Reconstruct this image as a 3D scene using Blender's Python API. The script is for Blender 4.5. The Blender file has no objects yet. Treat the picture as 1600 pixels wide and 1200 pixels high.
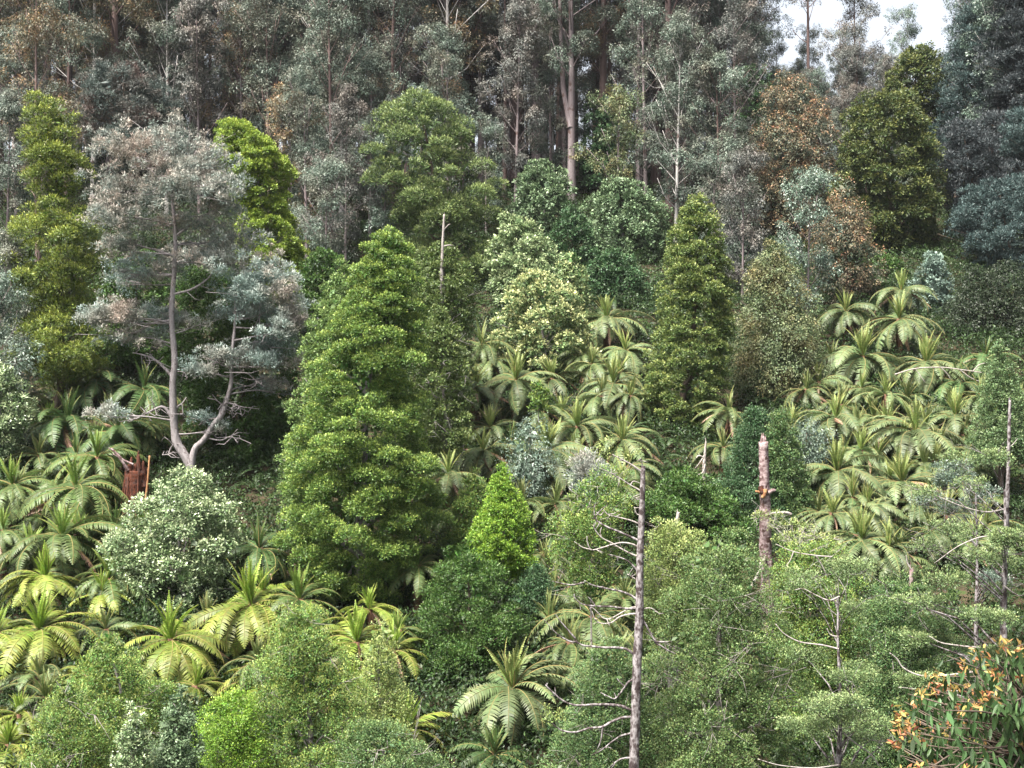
import bpy, math
import numpy as np

# ------------------------------------------------------------------ camera, sky, sun, exposure
F = 2198.0                      # focal length in pixels of the 1600 px wide photograph
sc = bpy.context.scene
cam_d = bpy.data.cameras.new('camera')
cam_d.sensor_width = 36.0
cam_d.lens = 36.0 * F / 1600.0
cam_d.clip_start = 0.2
cam_d.clip_end = 3000.0
cam = bpy.data.objects.new('camera', cam_d)
sc.collection.objects.link(cam)
cam.location = (0, 0, 0)
cam.rotation_euler = (math.radians(90), 0, 0)
sc.camera = cam

SUN_EL, SUN_AZ = math.radians(62), math.radians(-135)      # high, from behind the viewer's left shoulder
world = bpy.data.worlds.new('World')
sc.world = world
world.use_nodes = True
wn, wl = world.node_tree.nodes, world.node_tree.links
bg = wn['Background']
sky = wn.new('ShaderNodeTexSky')
sky.sky_type = 'NISHITA'
sky.sun_disc = False
sky.sun_elevation = SUN_EL
sky.sun_rotation = SUN_AZ
sky.dust_density = 4.0
sky.air_density = 1.0
hs = wn.new('ShaderNodeHueSaturation')
hs.inputs['Saturation'].default_value = 0.35                # overcast: nearly white cloud
wl.new(sky.outputs[0], hs.inputs['Color'])
wl.new(hs.outputs[0], bg.inputs['Color'])
bg.inputs['Strength'].default_value = 0.062
sun_d = bpy.data.lights.new('sun', 'SUN')
sun_d.energy = 3.9
sun_d.angle = math.radians(20)
sun_d.color = (1.0, 0.95, 0.86)
sun = bpy.data.objects.new('sun', sun_d)
sc.collection.objects.link(sun)
from mathutils import Vector
sdir = Vector((math.sin(SUN_AZ) * math.cos(SUN_EL), math.cos(SUN_AZ) * math.cos(SUN_EL), math.sin(SUN_EL)))
sun.rotation_euler = (-sdir).to_track_quat('-Z', 'Y').to_euler()
sc.view_settings.view_transform = 'Standard'
sc.view_settings.look = 'None'
sc.view_settings.exposure = 2.42
sc.view_settings.gamma = 1.0
sc.cycles.max_bounces = 6
sc.cycles.diffuse_bounces = 2
sc.cycles.glossy_bounces = 1
sc.cycles.transmission_bounces = 3
sc.cycles.transparent_max_bounces = 4
C = sc.collection

# ------------------------------------------------------------------ helpers
def rng_of(*a):
    return np.random.default_rng(abs(hash(tuple(int(v * 7) for v in a))) % (2 ** 32))

def unit(v):
    return v / np.maximum(np.linalg.norm(v, axis=-1, keepdims=True), 1e-9)

GY = [-80, -5, 2, 8, 20, 29, 36, 145, 160, 182, 235, 420]
GZ = [6, -1.75, -2.0, -5.5, -14, -17.6, -16.76, 22.48, 25.5, 26.2, 20, -20]
def ground(X, Y):
    z = np.interp(Y, GY, GZ)
    return z + 0.35 * np.sin(X * 0.31 + 1.3) * np.sin(Y * 0.27) + 0.2 * np.sin(X * 0.83 + Y * 0.6)

def at(x, y, d):
    """a point seen at pixel x, y of the 1600 x 1200 photograph, d metres away"""
    return np.array(((x - 800.0) / F * d, d, (600.0 - y) / F * d))

def node_mat(name):
    m = bpy.data.materials.new(name)
    m.use_nodes = True
    return m, m.node_tree.nodes, m.node_tree.links, m.node_tree.nodes['Principled BSDF']

def leaf_mat(name, base, tip, hue=0.03, val=0.5, objval=0.0, trans=0.2, rough=0.5, spec=0.3, patch=0.25, patch_col=None, pscale=0.7):
    m, n, l, p = node_mat(name)
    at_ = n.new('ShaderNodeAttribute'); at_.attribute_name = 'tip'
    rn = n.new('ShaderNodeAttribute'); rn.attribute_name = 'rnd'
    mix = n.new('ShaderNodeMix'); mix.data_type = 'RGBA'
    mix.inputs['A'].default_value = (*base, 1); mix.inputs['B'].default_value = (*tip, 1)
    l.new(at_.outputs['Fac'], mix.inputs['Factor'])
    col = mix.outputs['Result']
    tc = n.new('ShaderNodeTexCoord')
    nz = n.new('ShaderNodeTexNoise'); nz.inputs['Scale'].default_value = pscale; nz.inputs['Detail'].default_value = 2
    l.new(tc.outputs['Object'], nz.inputs['Vector'])
    if patch_col:
        mp = n.new('ShaderNodeMapRange'); mp.inputs[1].default_value = 0.45; mp.inputs[2].default_value = 0.7
        mp.inputs[3].default_value = 0.0; mp.inputs[4].default_value = patch
        l.new(nz.outputs['Fac'], mp.inputs[0])
        m2 = n.new('ShaderNodeMix'); m2.data_type = 'RGBA'
        l.new(mp.outputs[0], m2.inputs['Factor']); l.new(col, m2.inputs['A'])
        m2.inputs['B'].default_value = (*patch_col, 1)
        col = m2.outputs['Result']
    hv = n.new('ShaderNodeHueSaturation')
    l.new(col, hv.inputs['Color'])
    mh = n.new('ShaderNodeMapRange'); mh.inputs[3].default_value = 0.5 - hue; mh.inputs[4].default_value = 0.5 + hue
    mv = n.new('ShaderNodeMapRange'); mv.inputs[3].default_value = 1 - val; mv.inputs[4].default_value = 1 + val
    l.new(rn.outputs['Fac'], mh.inputs[0])
    wnz = n.new('ShaderNodeMath'); wnz.operation = 'MULTIPLY'; wnz.inputs[1].default_value = 7.31
    fr = n.new('ShaderNodeMath'); fr.operation = 'FRACT'
    l.new(rn.outputs['Fac'], wnz.inputs[0]); l.new(wnz.outputs[0], fr.inputs[0]); l.new(fr.outputs[0], mv.inputs[0])
    l.new(mh.outputs[0], hv.inputs['Hue'])
    if objval:
        oi = n.new('ShaderNodeObjectInfo')
        mo = n.new('ShaderNodeMapRange'); mo.inputs[3].default_value = 1 - objval; mo.inputs[4].default_value = 1 + objval
        l.new(oi.outputs['Random'], mo.inputs[0])
        mm = n.new('ShaderNodeMath'); mm.operation = 'MULTIPLY'
        l.new(mv.outputs[0], mm.inputs[0]); l.new(mo.outputs[0], mm.inputs[1]); l.new(mm.outputs[0], hv.inputs['Value'])
    else:
        l.new(mv.outputs[0], hv.inputs['Value'])
    l.new(hv.outputs[0], p.inputs['Base Color'])
    p.inputs['Roughness'].default_value = rough
    p.inputs['Specular IOR Level'].default_value = spec
    if trans:
        tr = n.new('ShaderNodeBsdfTranslucent'); l.new(hv.outputs[0], tr.inputs['Color'])
        ms = n.new('ShaderNodeMixShader'); ms.inputs[0].default_value = trans
        l.new(p.outputs[0], ms.inputs[1]); l.new(tr.outputs[0], ms.inputs[2])
        l.new(ms.outputs[0], n['Material Output'].inputs['Surface'])
    return m

def bark_mat(name, a, b, scale=3.0, stretch=0.25, c=None, cs=5.0, cth=0.55, bump=0.5, sharp=0.15):
    m, n, l, p = node_mat(name)
    tc = n.new('ShaderNodeTexCoord')
    mp = n.new('ShaderNodeMapping'); mp.inputs['Scale'].default_value = (scale * 2, scale * 2, scale * stretch)
    l.new(tc.outputs['Object'], mp.inputs['Vector'])
    nz = n.new('ShaderNodeTexNoise'); nz.inputs['Scale'].default_value = 1.6; nz.inputs['Detail'].default_value = 6; nz.inputs['Roughness'].default_value = 0.65
    l.new(mp.outputs[0], nz.inputs['Vector'])
    r = n.new('ShaderNodeMapRange'); r.inputs[1].default_value = 0.5 - sharp; r.inputs[2].default_value = 0.5 + sharp
    l.new(nz.outputs['Fac'], r.inputs[0])
    mix = n.new('ShaderNodeMix'); mix.data_type = 'RGBA'
    mix.inputs['A'].default_value = (*a, 1); mix.inputs['B'].default_value = (*b, 1)
    l.new(r.outputs[0], mix.inputs['Factor'])
    col = mix.outputs['Result']
    if c:
        n2 = n.new('ShaderNodeTexNoise'); n2.inputs['Scale'].default_value = cs; n2.inputs['Detail'].default_value = 4
        l.new(tc.outputs['Object'], n2.inputs['Vector'])
        r2 = n.new('ShaderNodeMapRange'); r2.inputs[1].default_value = cth; r2.inputs[2].default_value = cth + 0.06
        l.new(n2.outputs['Fac'], r2.inputs[0])
        m2 = n.new('ShaderNodeMix'); m2.data_type = 'RGBA'; m2.inputs['B'].default_value = (*c, 1)
        l.new(r2.outputs[0], m2.inputs['Factor']); l.new(col, m2.inputs['A'])
        col = m2.outputs['Result']
    l.new(col, p.inputs['Base Color'])
    p.inputs['Roughness'].default_value = 0.9
    p.inputs['Specular IOR Level'].default_value = 0.15
    bp = n.new('ShaderNodeBump'); bp.inputs['Strength'].default_value = bump; bp.inputs['Distance'].default_value = 0.05
    l.new(nz.outputs['Fac'], bp.inputs['Height']); l.new(bp.outputs[0], p.inputs['Normal'])
    return m

def quad_mesh(name, Q, mat, tip=None, rnd=None):
    N = len(Q)
    me = bpy.data.meshes.new(name)
    me.vertices.add(4 * N); me.loops.add(4 * N); me.polygons.add(N)
    me.vertices.foreach_set('co', np.ascontiguousarray(Q, dtype=np.float32).ravel())
    me.loops.foreach_set('vertex_index', np.arange(4 * N, dtype=np.int32))
    me.polygons.foreach_set('loop_start', np.arange(0, 4 * N, 4, dtype=np.int32))
    if tip is not None:
        a = me.attributes.new('tip', 'FLOAT', 'FACE'); a.data.foreach_set('value', np.asarray(tip, dtype=np.float32))
    if rnd is not None:
        a = me.attributes.new('rnd', 'FLOAT', 'FACE'); a.data.foreach_set('value', np.asarray(rnd, dtype=np.float32))
    me.update(calc_edges=True)
    me.materials.append(mat)
    return me

class MB:
    """collects tubes into one mesh"""
    def __init__(self): self.v, self.f, self.n = [], [], 0
    def tube(self, pts, rad, sides=5, rough=0.0, rng=None, cap=True):
        pts = np.asarray(pts, float); rad = np.asarray(rad, float)
        if rad.ndim == 0: rad = np.full(len(pts), float(rad))
        t = np.gradient(pts, axis=0); t = unit(t)
        ref = np.array((0.31, 0.95, 0.05)) if abs(t[0][2]) > 0.6 else np.array((0.02, 0.1, 1.0))
        u = unit(np.cross(t, ref)); w = np.cross(t, u)
        k = len(pts); an = np.arange(sides) * 2 * math.pi / sides
        rr = rad[:, None] * np.ones(sides)
        if rough: rr = rr * (1 + rough * rng.standard_normal(rr.shape))
        ring = pts[:, None] + rr[..., None] * (np.cos(an)[None, :, None] * u[:, None] + np.sin(an)[None, :, None] * w[:, None])
        self.v.append(ring.reshape(-1, 3))
        i = np.arange(k - 1)[:, None] * sides; j = np.arange(sides)[None]; j2 = (j + 1) % sides
        q = np.stack([i + j, i + j2, i + sides + j2, i + sides + j], -1).reshape(-1, 4) + self.n
        self.f.extend(q.tolist())
        if cap: self.f.append([self.n + (k - 1) * sides + a for a in range(sides)])
        self.n += k * sides
        return self
    def poly(self, verts, faces):
        self.v.append(np.asarray(verts, float))
        self.f.extend([[i + self.n for i in f] for f in faces]); self.n += len(verts)
        return self
    def mesh(self, name, mat, off=(0, 0, 0), smooth=True):
        me = bpy.data.meshes.new(name)
        me.from_pydata((np.concatenate(self.v) - np.asarray(off)).tolist(), [], self.f)
        if smooth: me.polygons.foreach_set('use_smooth', [True] * len(me.polygons))
        me.materials.append(mat); me.update()
        return me

def spline(pts, n):
    """a smooth line through pts (Catmull-Rom), n samples"""
    pts = np.asarray(pts, float)
    P = np.vstack([2 * pts[0] - pts[1], pts, 2 * pts[-1] - pts[-2]])
    out = []
    for s in np.linspace(0, len(pts) - 1 - 1e-6, n):
        i = int(s); f = s - i
        a, b, c, d = P[i], P[i + 1], P[i + 2], P[i + 3]
        out.append(0.5 * (2 * b + (c - a) * f + (2 * a - 5 * b + 4 * c - d) * f * f + (3 * b - a - 3 * c + d) * f ** 3))
    return np.array(out)

def link(name, me, parent=None):
    o = bpy.data.objects.new(name, me); C.objects.link(o)
    if parent is not None: o.parent = parent
    return o

def thing(name, label, cat, loc, group=None):
    o = bpy.data.objects.new(name, None); C.objects.link(o)
    o.location = [float(v) for v in loc]; o['label'] = label; o['category'] = cat
    o.empty_display_size = 0.3
    if group: o['group'] = group
    return o

def copy_tree(o, parent=None):
    c = o.copy(); C.objects.link(c); c.parent = parent
    for ch in list(o.children): copy_tree(ch, c)
    return c

HAZE = 0.00007
def haze_box():
    m = bpy.data.materials.new('haze'); m.use_nodes = True; n = m.node_tree.nodes; n.clear()
    out = n.new('ShaderNodeOutputMaterial'); v = n.new('ShaderNodeVolumePrincipled')
    v.inputs['Color'].default_value = (.86, .89, .97, 1); v.inputs['Density'].default_value = HAZE; v.inputs['Anisotropy'].default_value = 0.2
    m.node_tree.links.new(v.outputs[0], out.inputs['Volume'])
    x, y0, y1, z0, z1 = 500, -100, 760, -140, 90
    V = [(sx * x, y, z) for z in (z0, z1) for y in (y0, y1) for sx in (-1, 1)]
    me = bpy.data.meshes.new('haze'); me.from_pydata(V, [], [(0, 2, 3, 1), (4, 5, 7, 6), (0, 1, 5, 4), (2, 6, 7, 3), (0, 4, 6, 2), (1, 3, 7, 5)])
    me.materials.append(m); o = link('haze', me); o['kind'] = 'stuff'; o['label'] = 'thin pale haze in the valley air'
haze_box()
# ------------------------------------------------------------------ foliage
LS, CV = 0.66, 1.35            # leaf size and coverage of every crown
def leaves(rng, pads, prad, leaf, cov, tuft_r, per_tuft, flat=0.75, up=0.5, droop=0.0, low=-0.45, tipamt=0.6, cull=True, spread=1.0, Y0=None, slim=1.0):
    """leaf blades gathered in tufts on the outside of rounded pads; returns quads, tip, rnd"""
    L, W = leaf[0] * LS, leaf[1] * LS
    cov = cov * CV
    n = np.maximum(3, (cov * 5.0 * prad ** 2 * slim / (L * W * 0.5)) / per_tuft)
    if cull and Y0 is not None:
        n = np.where(pads[:, 1] > Y0 + 0.3 * prad, n * 0.45, n)
    n = n.astype(int) + 1
    pi = np.repeat(np.arange(len(pads)), n)
    u = unit(rng.standard_normal((len(pi), 3)))
    bad = u[:, 2] < low
    u[bad, 2] *= -1
    r = prad[pi][:, None] * (0.72 + 0.34 * rng.random((len(pi), 1)) ** 0.7)
    tc = pads[pi] + u * r * np.array((1, 1, flat))
    tw = unit(u + np.array((0, 0, up)))                     # the twig's direction
    trd = rng.random(len(pi))
    k = len(pi); m = per_tuft
    ti = np.repeat(np.arange(k), m)
    v = unit(rng.standard_normal((k * m, 3)) * spread + tw[ti] * 0.9)
    p = tc[ti] + v * tuft_r * (0.25 + 0.75 * rng.random((k * m, 1)))
    t = unit(v + 0.35 * rng.standard_normal((k * m, 3)) + np.array((0, 0, -droop)))
    nn = unit(np.cross(t, unit(rng.standard_normal((k * m, 3)))) + 0.0)
    # turn the blade so that its upper face looks up and outwards
    want = unit(np.array((0, 0, 0.9)) + 0.7 * u[ti] + 0.55 * rng.standard_normal((k * m, 3)))
    nn = unit(want - t * np.sum(want * t, 1, keepdims=True))
    b = np.cross(nn, t)
    s = (0.65 + 0.7 * rng.random((k * m, 1)))
    Ls, Ws = L * s, W * s
    Q = np.stack([p, p + t * Ls * 0.45 + b * Ws * 0.5, p + t * Ls, p + t * Ls * 0.45 - b * Ws * 0.5], 1)
    out = np.clip(np.sum((p - tc[ti]) * tw[ti], 1) / tuft_r, 0, 1)
    tip = np.clip((out * 1.15) ** 1.3 * (0.2 + 0.95 * np.clip(u[ti, 2] * 0.8 + 0.45, 0, 1)) * tipamt * (0.35 + 1.5 * trd[ti]), 0, 1)  # young growth colour, painted brighter on upper tufts for a top-lit look
    return Q, tip, rng.random(k * m)

def outline_fn(ol, d):
    ol = np.asarray(ol, float)
    z = (600 - ol[:, 0]) / F * d
    xc = ((ol[:, 1] + ol[:, 2]) * 0.5 - 800) / F * d
    r = (ol[:, 2] - ol[:, 1]) * 0.5 / F * d
    o = np.argsort(z)
    return z[o], xc[o], r[o]

def crown_pads(rng, ol, d, pad, padcov, depth=0.9, fill=0.82, rag=0.34):
    z, xc, r = outline_fn(ol, d)
    zz = np.linspace(z[0], z[-1], 200); rr = np.interp(zz, z, r); cc = np.interp(zz, z, xc)
    A = np.trapz(2 * math.pi * np.maximum(rr, 0.05), zz)
    pads, rad = [], []
    n = int(A / (math.pi * pad ** 2) * padcov * 1.25) + 3; rr = rr * 1.0; g0 = rng.random()
    w = rr + 0.12; cdf = np.cumsum(w); cdf /= cdf[-1]
    for i in range(n):
        t = np.searchsorted(cdf, (i + rng.random()) / n); t = min(t, 199)
        pr = pad * (0.6 + 0.8 * rng.random() ** 1.5); pr = min(pr, max(rr[t] * 0.75, 0.25 * pad))
        ph = 2 * math.pi * ((g0 + i * 0.618034 + 0.12 * rng.random()) % 1)
        lob = 0.05 * math.sin(3 * ph + 5.0 * zz[t] / pad * .16 + g0 * 9) + 0.05 * math.sin(5 * ph - 1.3 * zz[t] + g0 * 5)
        k = max(0.0, rr[t] * (1.06 - rag + lob + rag * rng.random() ** 0.7) - pr * fill * 0.75)
        if rng.random() < 0.12: k += pr * 0.6; pr *= 0.6        # a shoot that pokes out
        pads.append((cc[t] + k * math.cos(ph), d + k * depth * math.sin(ph), zz[t] - pr * 0.3)); rad.append(pr)
    return np.array(pads), np.array(rad), (z, xc, r, A)

STYLES = {
    # pad m, flat, tuft m, leaf px (length, width), leaves per tuft, coverage, up, droop, pad cover
    'sprig':  dict(pad=0.56, flat=0.5, tuft=0.2, leaf=(5.6, 2.8), per=24, cov=0.95, up=0.8, droop=0.0, padcov=1.15, low=-0.3, tipamt=0.8),
    'billow': dict(rag=.42, pad=1.0, flat=0.66, tuft=0.3, leaf=(6.8, 1.55), per=26, cov=1.1, up=0.9, droop=0.0, padcov=1.2, low=-0.2, tipamt=0.9, slim=0.85),
    'feather': dict(rag=.5, pad=0.75, flat=0.55, tuft=0.3, leaf=(7.0, 1.6), per=28, cov=1.0, up=1.0, droop=0.0, padcov=1.2, low=-0.2, tipamt=0.8, slim=0.8),
    'gum':    dict(pad=0.9, flat=0.85, tuft=0.42, leaf=(5.6, 2.1), per=20, cov=0.62, up=0.3, droop=0.8, padcov=1.0, low=-0.8, tipamt=0.9),
    'broad':  dict(rag=.52, pad=0.6, flat=0.75, tuft=0.24, leaf=(6.4, 3.4), per=22, cov=0.95, up=0.5, droop=0.25, padcov=1.2, low=-0.5, tipamt=0.9),
    'fine':   dict(pad=0.5, flat=0.6, tuft=0.2, leaf=(4.4, 2.3), per=20, cov=0.66, up=0.8, droop=0.0, padcov=1.15, low=-0.5, tipamt=0.7),
    'fan':    dict(pad=0.85, flat=0.34, tuft=0.34, leaf=(6.5, 2.4), per=26, cov=1.05, up=0.15, droop=0.3, padcov=1.3, low=-0.25, tipamt=0.8),
}

def crown_tree(name, label, cat, ol, d, style, mat, bark, seed=0, group=None, trunk_r=None, trunk_to=0.9, base_row=None, limbs=26,
               pads_px=None, core=0.45, base_x=None, crown_name='crown', cull=True, bare_twigs=0, **over):
    st = dict(STYLES[style]); st.update(over)
    rng = np.random.default_rng(1000 + seed)
    pad = st['pad']
    if ol is not None:
        pads, rad, (z, xc, r, A) = crown_pads(rng, ol, d, pad, st['padcov'], rag=st.get('rag', .34))
    else:
        pp = np.array(pads_px, float)                        # (x, y, rx, ry) in photograph pixels: one foliage pad each, split into smaller ones
        pads, rad = [], []
        for x, y, rx, ry in pp:
            c = at(x, y, d); a = rx / F * d; b = ry / F * d
            dy = (rng.random() - 0.5) * 3.0
            m = max(2, int(2.2 * (a / pad) * max(1, b / pad) * 2))
            for _ in range(m):
                q = unit(rng.standard_normal(3)) * rng.random() ** 0.4
                s = min(pad, b) * (0.55 + 0.5 * rng.random())
                pads.append(c + q * np.array((max(a - s * .6, 0), max(a - s * .6, 0) * 0.8, max(b - s * .5, 0))) + np.array((0, dy, 0))); rad.append(s)
        pads, rad = np.array(pads), np.array(rad)
        z = np.array([pads[:, 2].min(), pads[:, 2].max()]); xc = np.array([pads[:, 0].mean() if base_x is None else (base_x - 800) / F * d] * 2); r = np.array([1.0, 1.0]); A = 0
    L, W = st['leaf'][0] / F * d, st['leaf'][1] / F * d
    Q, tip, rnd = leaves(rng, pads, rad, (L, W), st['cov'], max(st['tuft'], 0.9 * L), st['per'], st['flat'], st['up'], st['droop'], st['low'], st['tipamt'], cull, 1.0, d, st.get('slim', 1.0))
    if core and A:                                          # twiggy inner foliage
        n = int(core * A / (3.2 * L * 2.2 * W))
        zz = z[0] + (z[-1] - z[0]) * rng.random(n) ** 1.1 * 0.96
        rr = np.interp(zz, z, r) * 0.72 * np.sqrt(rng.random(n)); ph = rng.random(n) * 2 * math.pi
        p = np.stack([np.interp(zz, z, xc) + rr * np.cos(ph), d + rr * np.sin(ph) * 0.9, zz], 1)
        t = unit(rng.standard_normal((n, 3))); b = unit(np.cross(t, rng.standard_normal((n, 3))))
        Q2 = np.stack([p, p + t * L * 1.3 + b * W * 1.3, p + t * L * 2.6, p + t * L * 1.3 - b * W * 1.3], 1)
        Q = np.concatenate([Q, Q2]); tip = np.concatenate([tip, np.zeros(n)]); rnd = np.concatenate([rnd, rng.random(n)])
    bx = xc[0] if base_x is None else (base_x - 800) / F * d
    bz = float(ground(bx, d)) if base_row is None else float((600 - base_row) / F * d)
    bz = min(bz, z[0] + 0.2)
    base = np.array((bx, d, bz))
    root = thing(name, label, cat, base, group)
    H = z[-1] - bz
    tr = trunk_r or (0.012 * H + 0.05)
    k = 9
    tz = np.linspace(bz - 0.5, bz + H * trunk_to, k)
    tx = np.interp(tz, np.concatenate([[bz - 0.5], z]), np.concatenate([[bx], xc]))
    tx[0] = bx
    tx = tx + 0.04 * np.sin(tz * 1.3 + seed)
    trunk = np.stack([tx, np.full(k, d) + 0.05 * np.cos(tz * 1.1), tz], 1)
    trad = tr * np.linspace(1.15, 0.16, k)
    link('trunk', MB().tube(trunk, trad, 8).mesh('trunk', bark, base), root)
    mb = MB(); idx = rng.permutation(len(pads))[:limbs]
    for i in idx:
        c = pads[i]; hor = math.hypot(c[0] - np.interp(c[2], tz, tx), c[1] - d)
        z0 = max(bz + 0.25 * H * 0.5, c[2] - 0.55 * hor - 0.3); z0 = min(z0, tz[-1])
        a = np.array((np.interp(z0, tz, tx), d, z0)); rr = float(np.interp(z0, tz, trad)) * 0.45
        mid = a + (c - a) * 0.55 + np.array((0, 0, 0.12 * hor)) + 0.08 * rng.standard_normal(3)
        mb.tube([a, a + (mid - a) * 0.5 + 0.04 * rng.standard_normal(3), mid, c, c + (c - mid) * 0.4], [rr, rr * .8, rr * .55, rr * .3, 0.008], 4)
    if bare_twigs:                                           # pale dead twigs among the leaves
        for q_ in range(bare_twigs):
            i = idx[q_ % len(idx)]; c = pads[i]; a = c + 0.03 * rng.standard_normal(3)
            e = a + np.array((rng.standard_normal() * 0.5, -0.45 - 0.3 * rng.random(), 0.3 * rng.standard_normal() + 0.1))
            m2 = (a + e) / 2 + 0.1 * rng.standard_normal(3)
            mb.tube([a, m2, e], [0.012, 0.009, 0.004], 3)
            for _ in range(2):
                f = e + 0.3 * rng.standard_normal(3); mb.tube([m2, (m2 + f) / 2 + 0.04 * rng.standard_normal(3), f], [0.008, 0.006, 0.003], 3)
    if limbs or bare_twigs: link('branches', mb.mesh('branches', bark, base), root)
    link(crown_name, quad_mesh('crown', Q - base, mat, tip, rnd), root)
    return root
# ------------------------------------------------------------------ materials
SASS = leaf_mat('leaf_bright_green', (.048, .100, .017), (.26, .34, .075), hue=.025, val=.4)
LIME = leaf_mat('leaf_lime', (.105, .17, .018), (.31, .38, .065), hue=.02, val=.35)
LIMEC = leaf_mat('leaf_fresh_green', (.09, .18, .018), (.28, .40, .06), hue=.02, val=.35)
OLIVE = leaf_mat('leaf_olive', (.046, .080, .020), (.22, .27, .095), hue=.02, val=.4)
YOLIVE = leaf_mat('leaf_yellow_olive', (.058, .092, .013), (.28, .32, .06), hue=.025, val=.4)
MIDOL = leaf_mat('leaf_dull_olive', (.060, .095, .025), (.15, .19, .06), hue=.025, val=.4)
SILVER = leaf_mat('leaf_silver_blue', (.12, .175, .155), (.36, .42, .385), hue=.015, val=.4, patch=.8, patch_col=(.36, .265, .22), pscale=.45)
MAUVE = leaf_mat('leaf_dusky', (.040, .060, .055), (.095, .115, .10), hue=.02, val=.4, patch=.8, patch_col=(.13, .075, .065), pscale=.5)
GSHRUB = leaf_mat('leaf_pale_grey_green', (.085, .14, .055), (.40, .46, .27), hue=.02, val=.6, rough=.35, spec=.5)
DARK = leaf_mat('leaf_deep_green', (.034, .075, .014), (.075, .13, .03), hue=.025, val=.45)
DKBLUE = leaf_mat('leaf_deep_cool_green', (.034, .075, .03), (.075, .13, .055), hue=.025, val=.45)
CREAM = leaf_mat('leaf_cream', (.09, .15, .055), (.50, .50, .24), hue=.02, val=.4)
SOFT = leaf_mat('leaf_soft_grey_green', (.070, .115, .055), (.20, .27, .15), hue=.02, val=.45)
GUMA = leaf_mat('leaf_gum_grey', (.078, .112, .086), (.19, .22, .18), hue=.03, val=.42, objval=.2, patch=.45, patch_col=(.18, .12, .085), pscale=.35, rough=.5, spec=.3)
GUMB = leaf_mat('leaf_gum_mauve', (.085, .096, .088), (.175, .17, .155), hue=.03, val=.42, objval=.2, patch=.6, patch_col=(.17, .115, .09), pscale=.35, rough=.5, spec=.3)
GUMO = leaf_mat('leaf_gum_orange', (.082, .098, .065), (.30, .175, .085), hue=.03, val=.42, objval=.12, patch=.6, patch_col=(.25, .145, .075), pscale=.4, rough=.5, spec=.3)
GUMS = leaf_mat('leaf_gum_silver', (.075, .115, .085), (.19, .235, .185), hue=.03, val=.55, objval=.15, rough=.4, spec=.5)
SAPL = leaf_mat('leaf_sapling', (.078, .112, .052), (.17, .20, .10), hue=.03, val=.45, patch=.35, patch_col=(.27, .14, .045), pscale=.7, rough=.5, spec=.3)
GOLD = leaf_mat('leaf_dark_gold', (.028, .050, .012), (.155, .165, .048), hue=.02, val=.4)
BLUE = leaf_mat('leaf_blue_grey', (.030, .052, .050), (.08, .12, .115), hue=.02, val=.4)
PURP = leaf_mat('leaf_slate', (.027, .037, .040), (.068, .075, .08), hue=.02, val=.45)
DGUM = leaf_mat('leaf_dark_gum', (.016, .027, .012), (.04, .05, .025), hue=.03, val=.5)
FINE = leaf_mat('leaf_fine', (.072, .128, .026), (.26, .33, .085), hue=.05, val=.5)
FINEB = leaf_mat('leaf_fine_cool', (.055, .102, .034), (.17, .235, .085), hue=.04, val=.5)
FINEY = leaf_mat('leaf_fine_pale', (.13, .18, .05), (.34, .38, .14), hue=.03, val=.45)
TIER = leaf_mat('leaf_tier', (.085, .13, .05), (.25, .31, .13), hue=.03, val=.5)

SILVERP = leaf_mat('leaf_silver_pink', (.125, .165, .145), (.38, .36, .32), hue=.015, val=.4, patch=.7, patch_col=(.36, .255, .21), pscale=.6)
GUMR = leaf_mat('leaf_gum_rusty_tips', (.066, .092, .062), (.27, .15, .08), hue=.03, val=.45, patch=.45, patch_col=(.24, .13, .07), pscale=.5)
FINEM = leaf_mat('leaf_fine_muted', (.066, .112, .034), (.20, .26, .095), hue=.04, val=.5)
GUMBARK = bark_mat('bark_gum_mauve', (.115, .09, .093), (.20, .17, .175), 1.2, .08, (.09, .06, .055), 1.2, .56)
GUMBARKD = bark_mat('bark_gum_brown', (.085, .055, .05), (.16, .115, .11), 1.2, .06)
GUMBARKP = bark_mat('bark_gum_pale', (.30, .28, .27), (.46, .44, .43), 1.0, .1, (.15, .10, .09), .9, .56)
BARK = bark_mat('bark_brown', (.06, .045, .035), (.13, .10, .08), 3, .25)
GREYBARK = bark_mat('bark_grey', (.16, .14, .14), (.29, .265, .27), 3.5, .5, (.11, .085, .085), 7, .6)
PALEBARK = bark_mat('bark_pale', (.17, .15, .14), (.33, .30, .285), 4, .5, (.08, .06, .055), 9, .58)
LICHEN = bark_mat('bark_lichen', (.055, .042, .042), (.24, .22, .225), 3.2, 1.0, (.04, .03, .03), 4, .54, sharp=.09)
DEADWOOD = bark_mat('dead_wood', (.19, .16, .145), (.38, .34, .32), 5, .4, (.10, .075, .065), 9, .62)
SNAGWOOD = bark_mat('snag_wood', (.10, .062, .062), (.27, .21, .21), 1.6, 3.0, (.06, .035, .03), 3.5, .56, sharp=.08)
ROTRED = bark_mat('rotten_red_wood', (.03, .014, .010), (.10, .032, .018), 3, .3, (.05, .025, .02), 4, .55)
ORANGEWOOD = bark_mat('torn_orange_wood', (.22, .10, .05), (.34, .20, .10), 4, .4)
FERNTRUNK = bark_mat('fern_trunk_fibre', (.050, .026, .017), (.13, .07, .045), 6, .2, bump=1.0)
RACHIS = bark_mat('frond_stalk', (.13, .10, .04), (.20, .15, .06), 6, .2)

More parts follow.
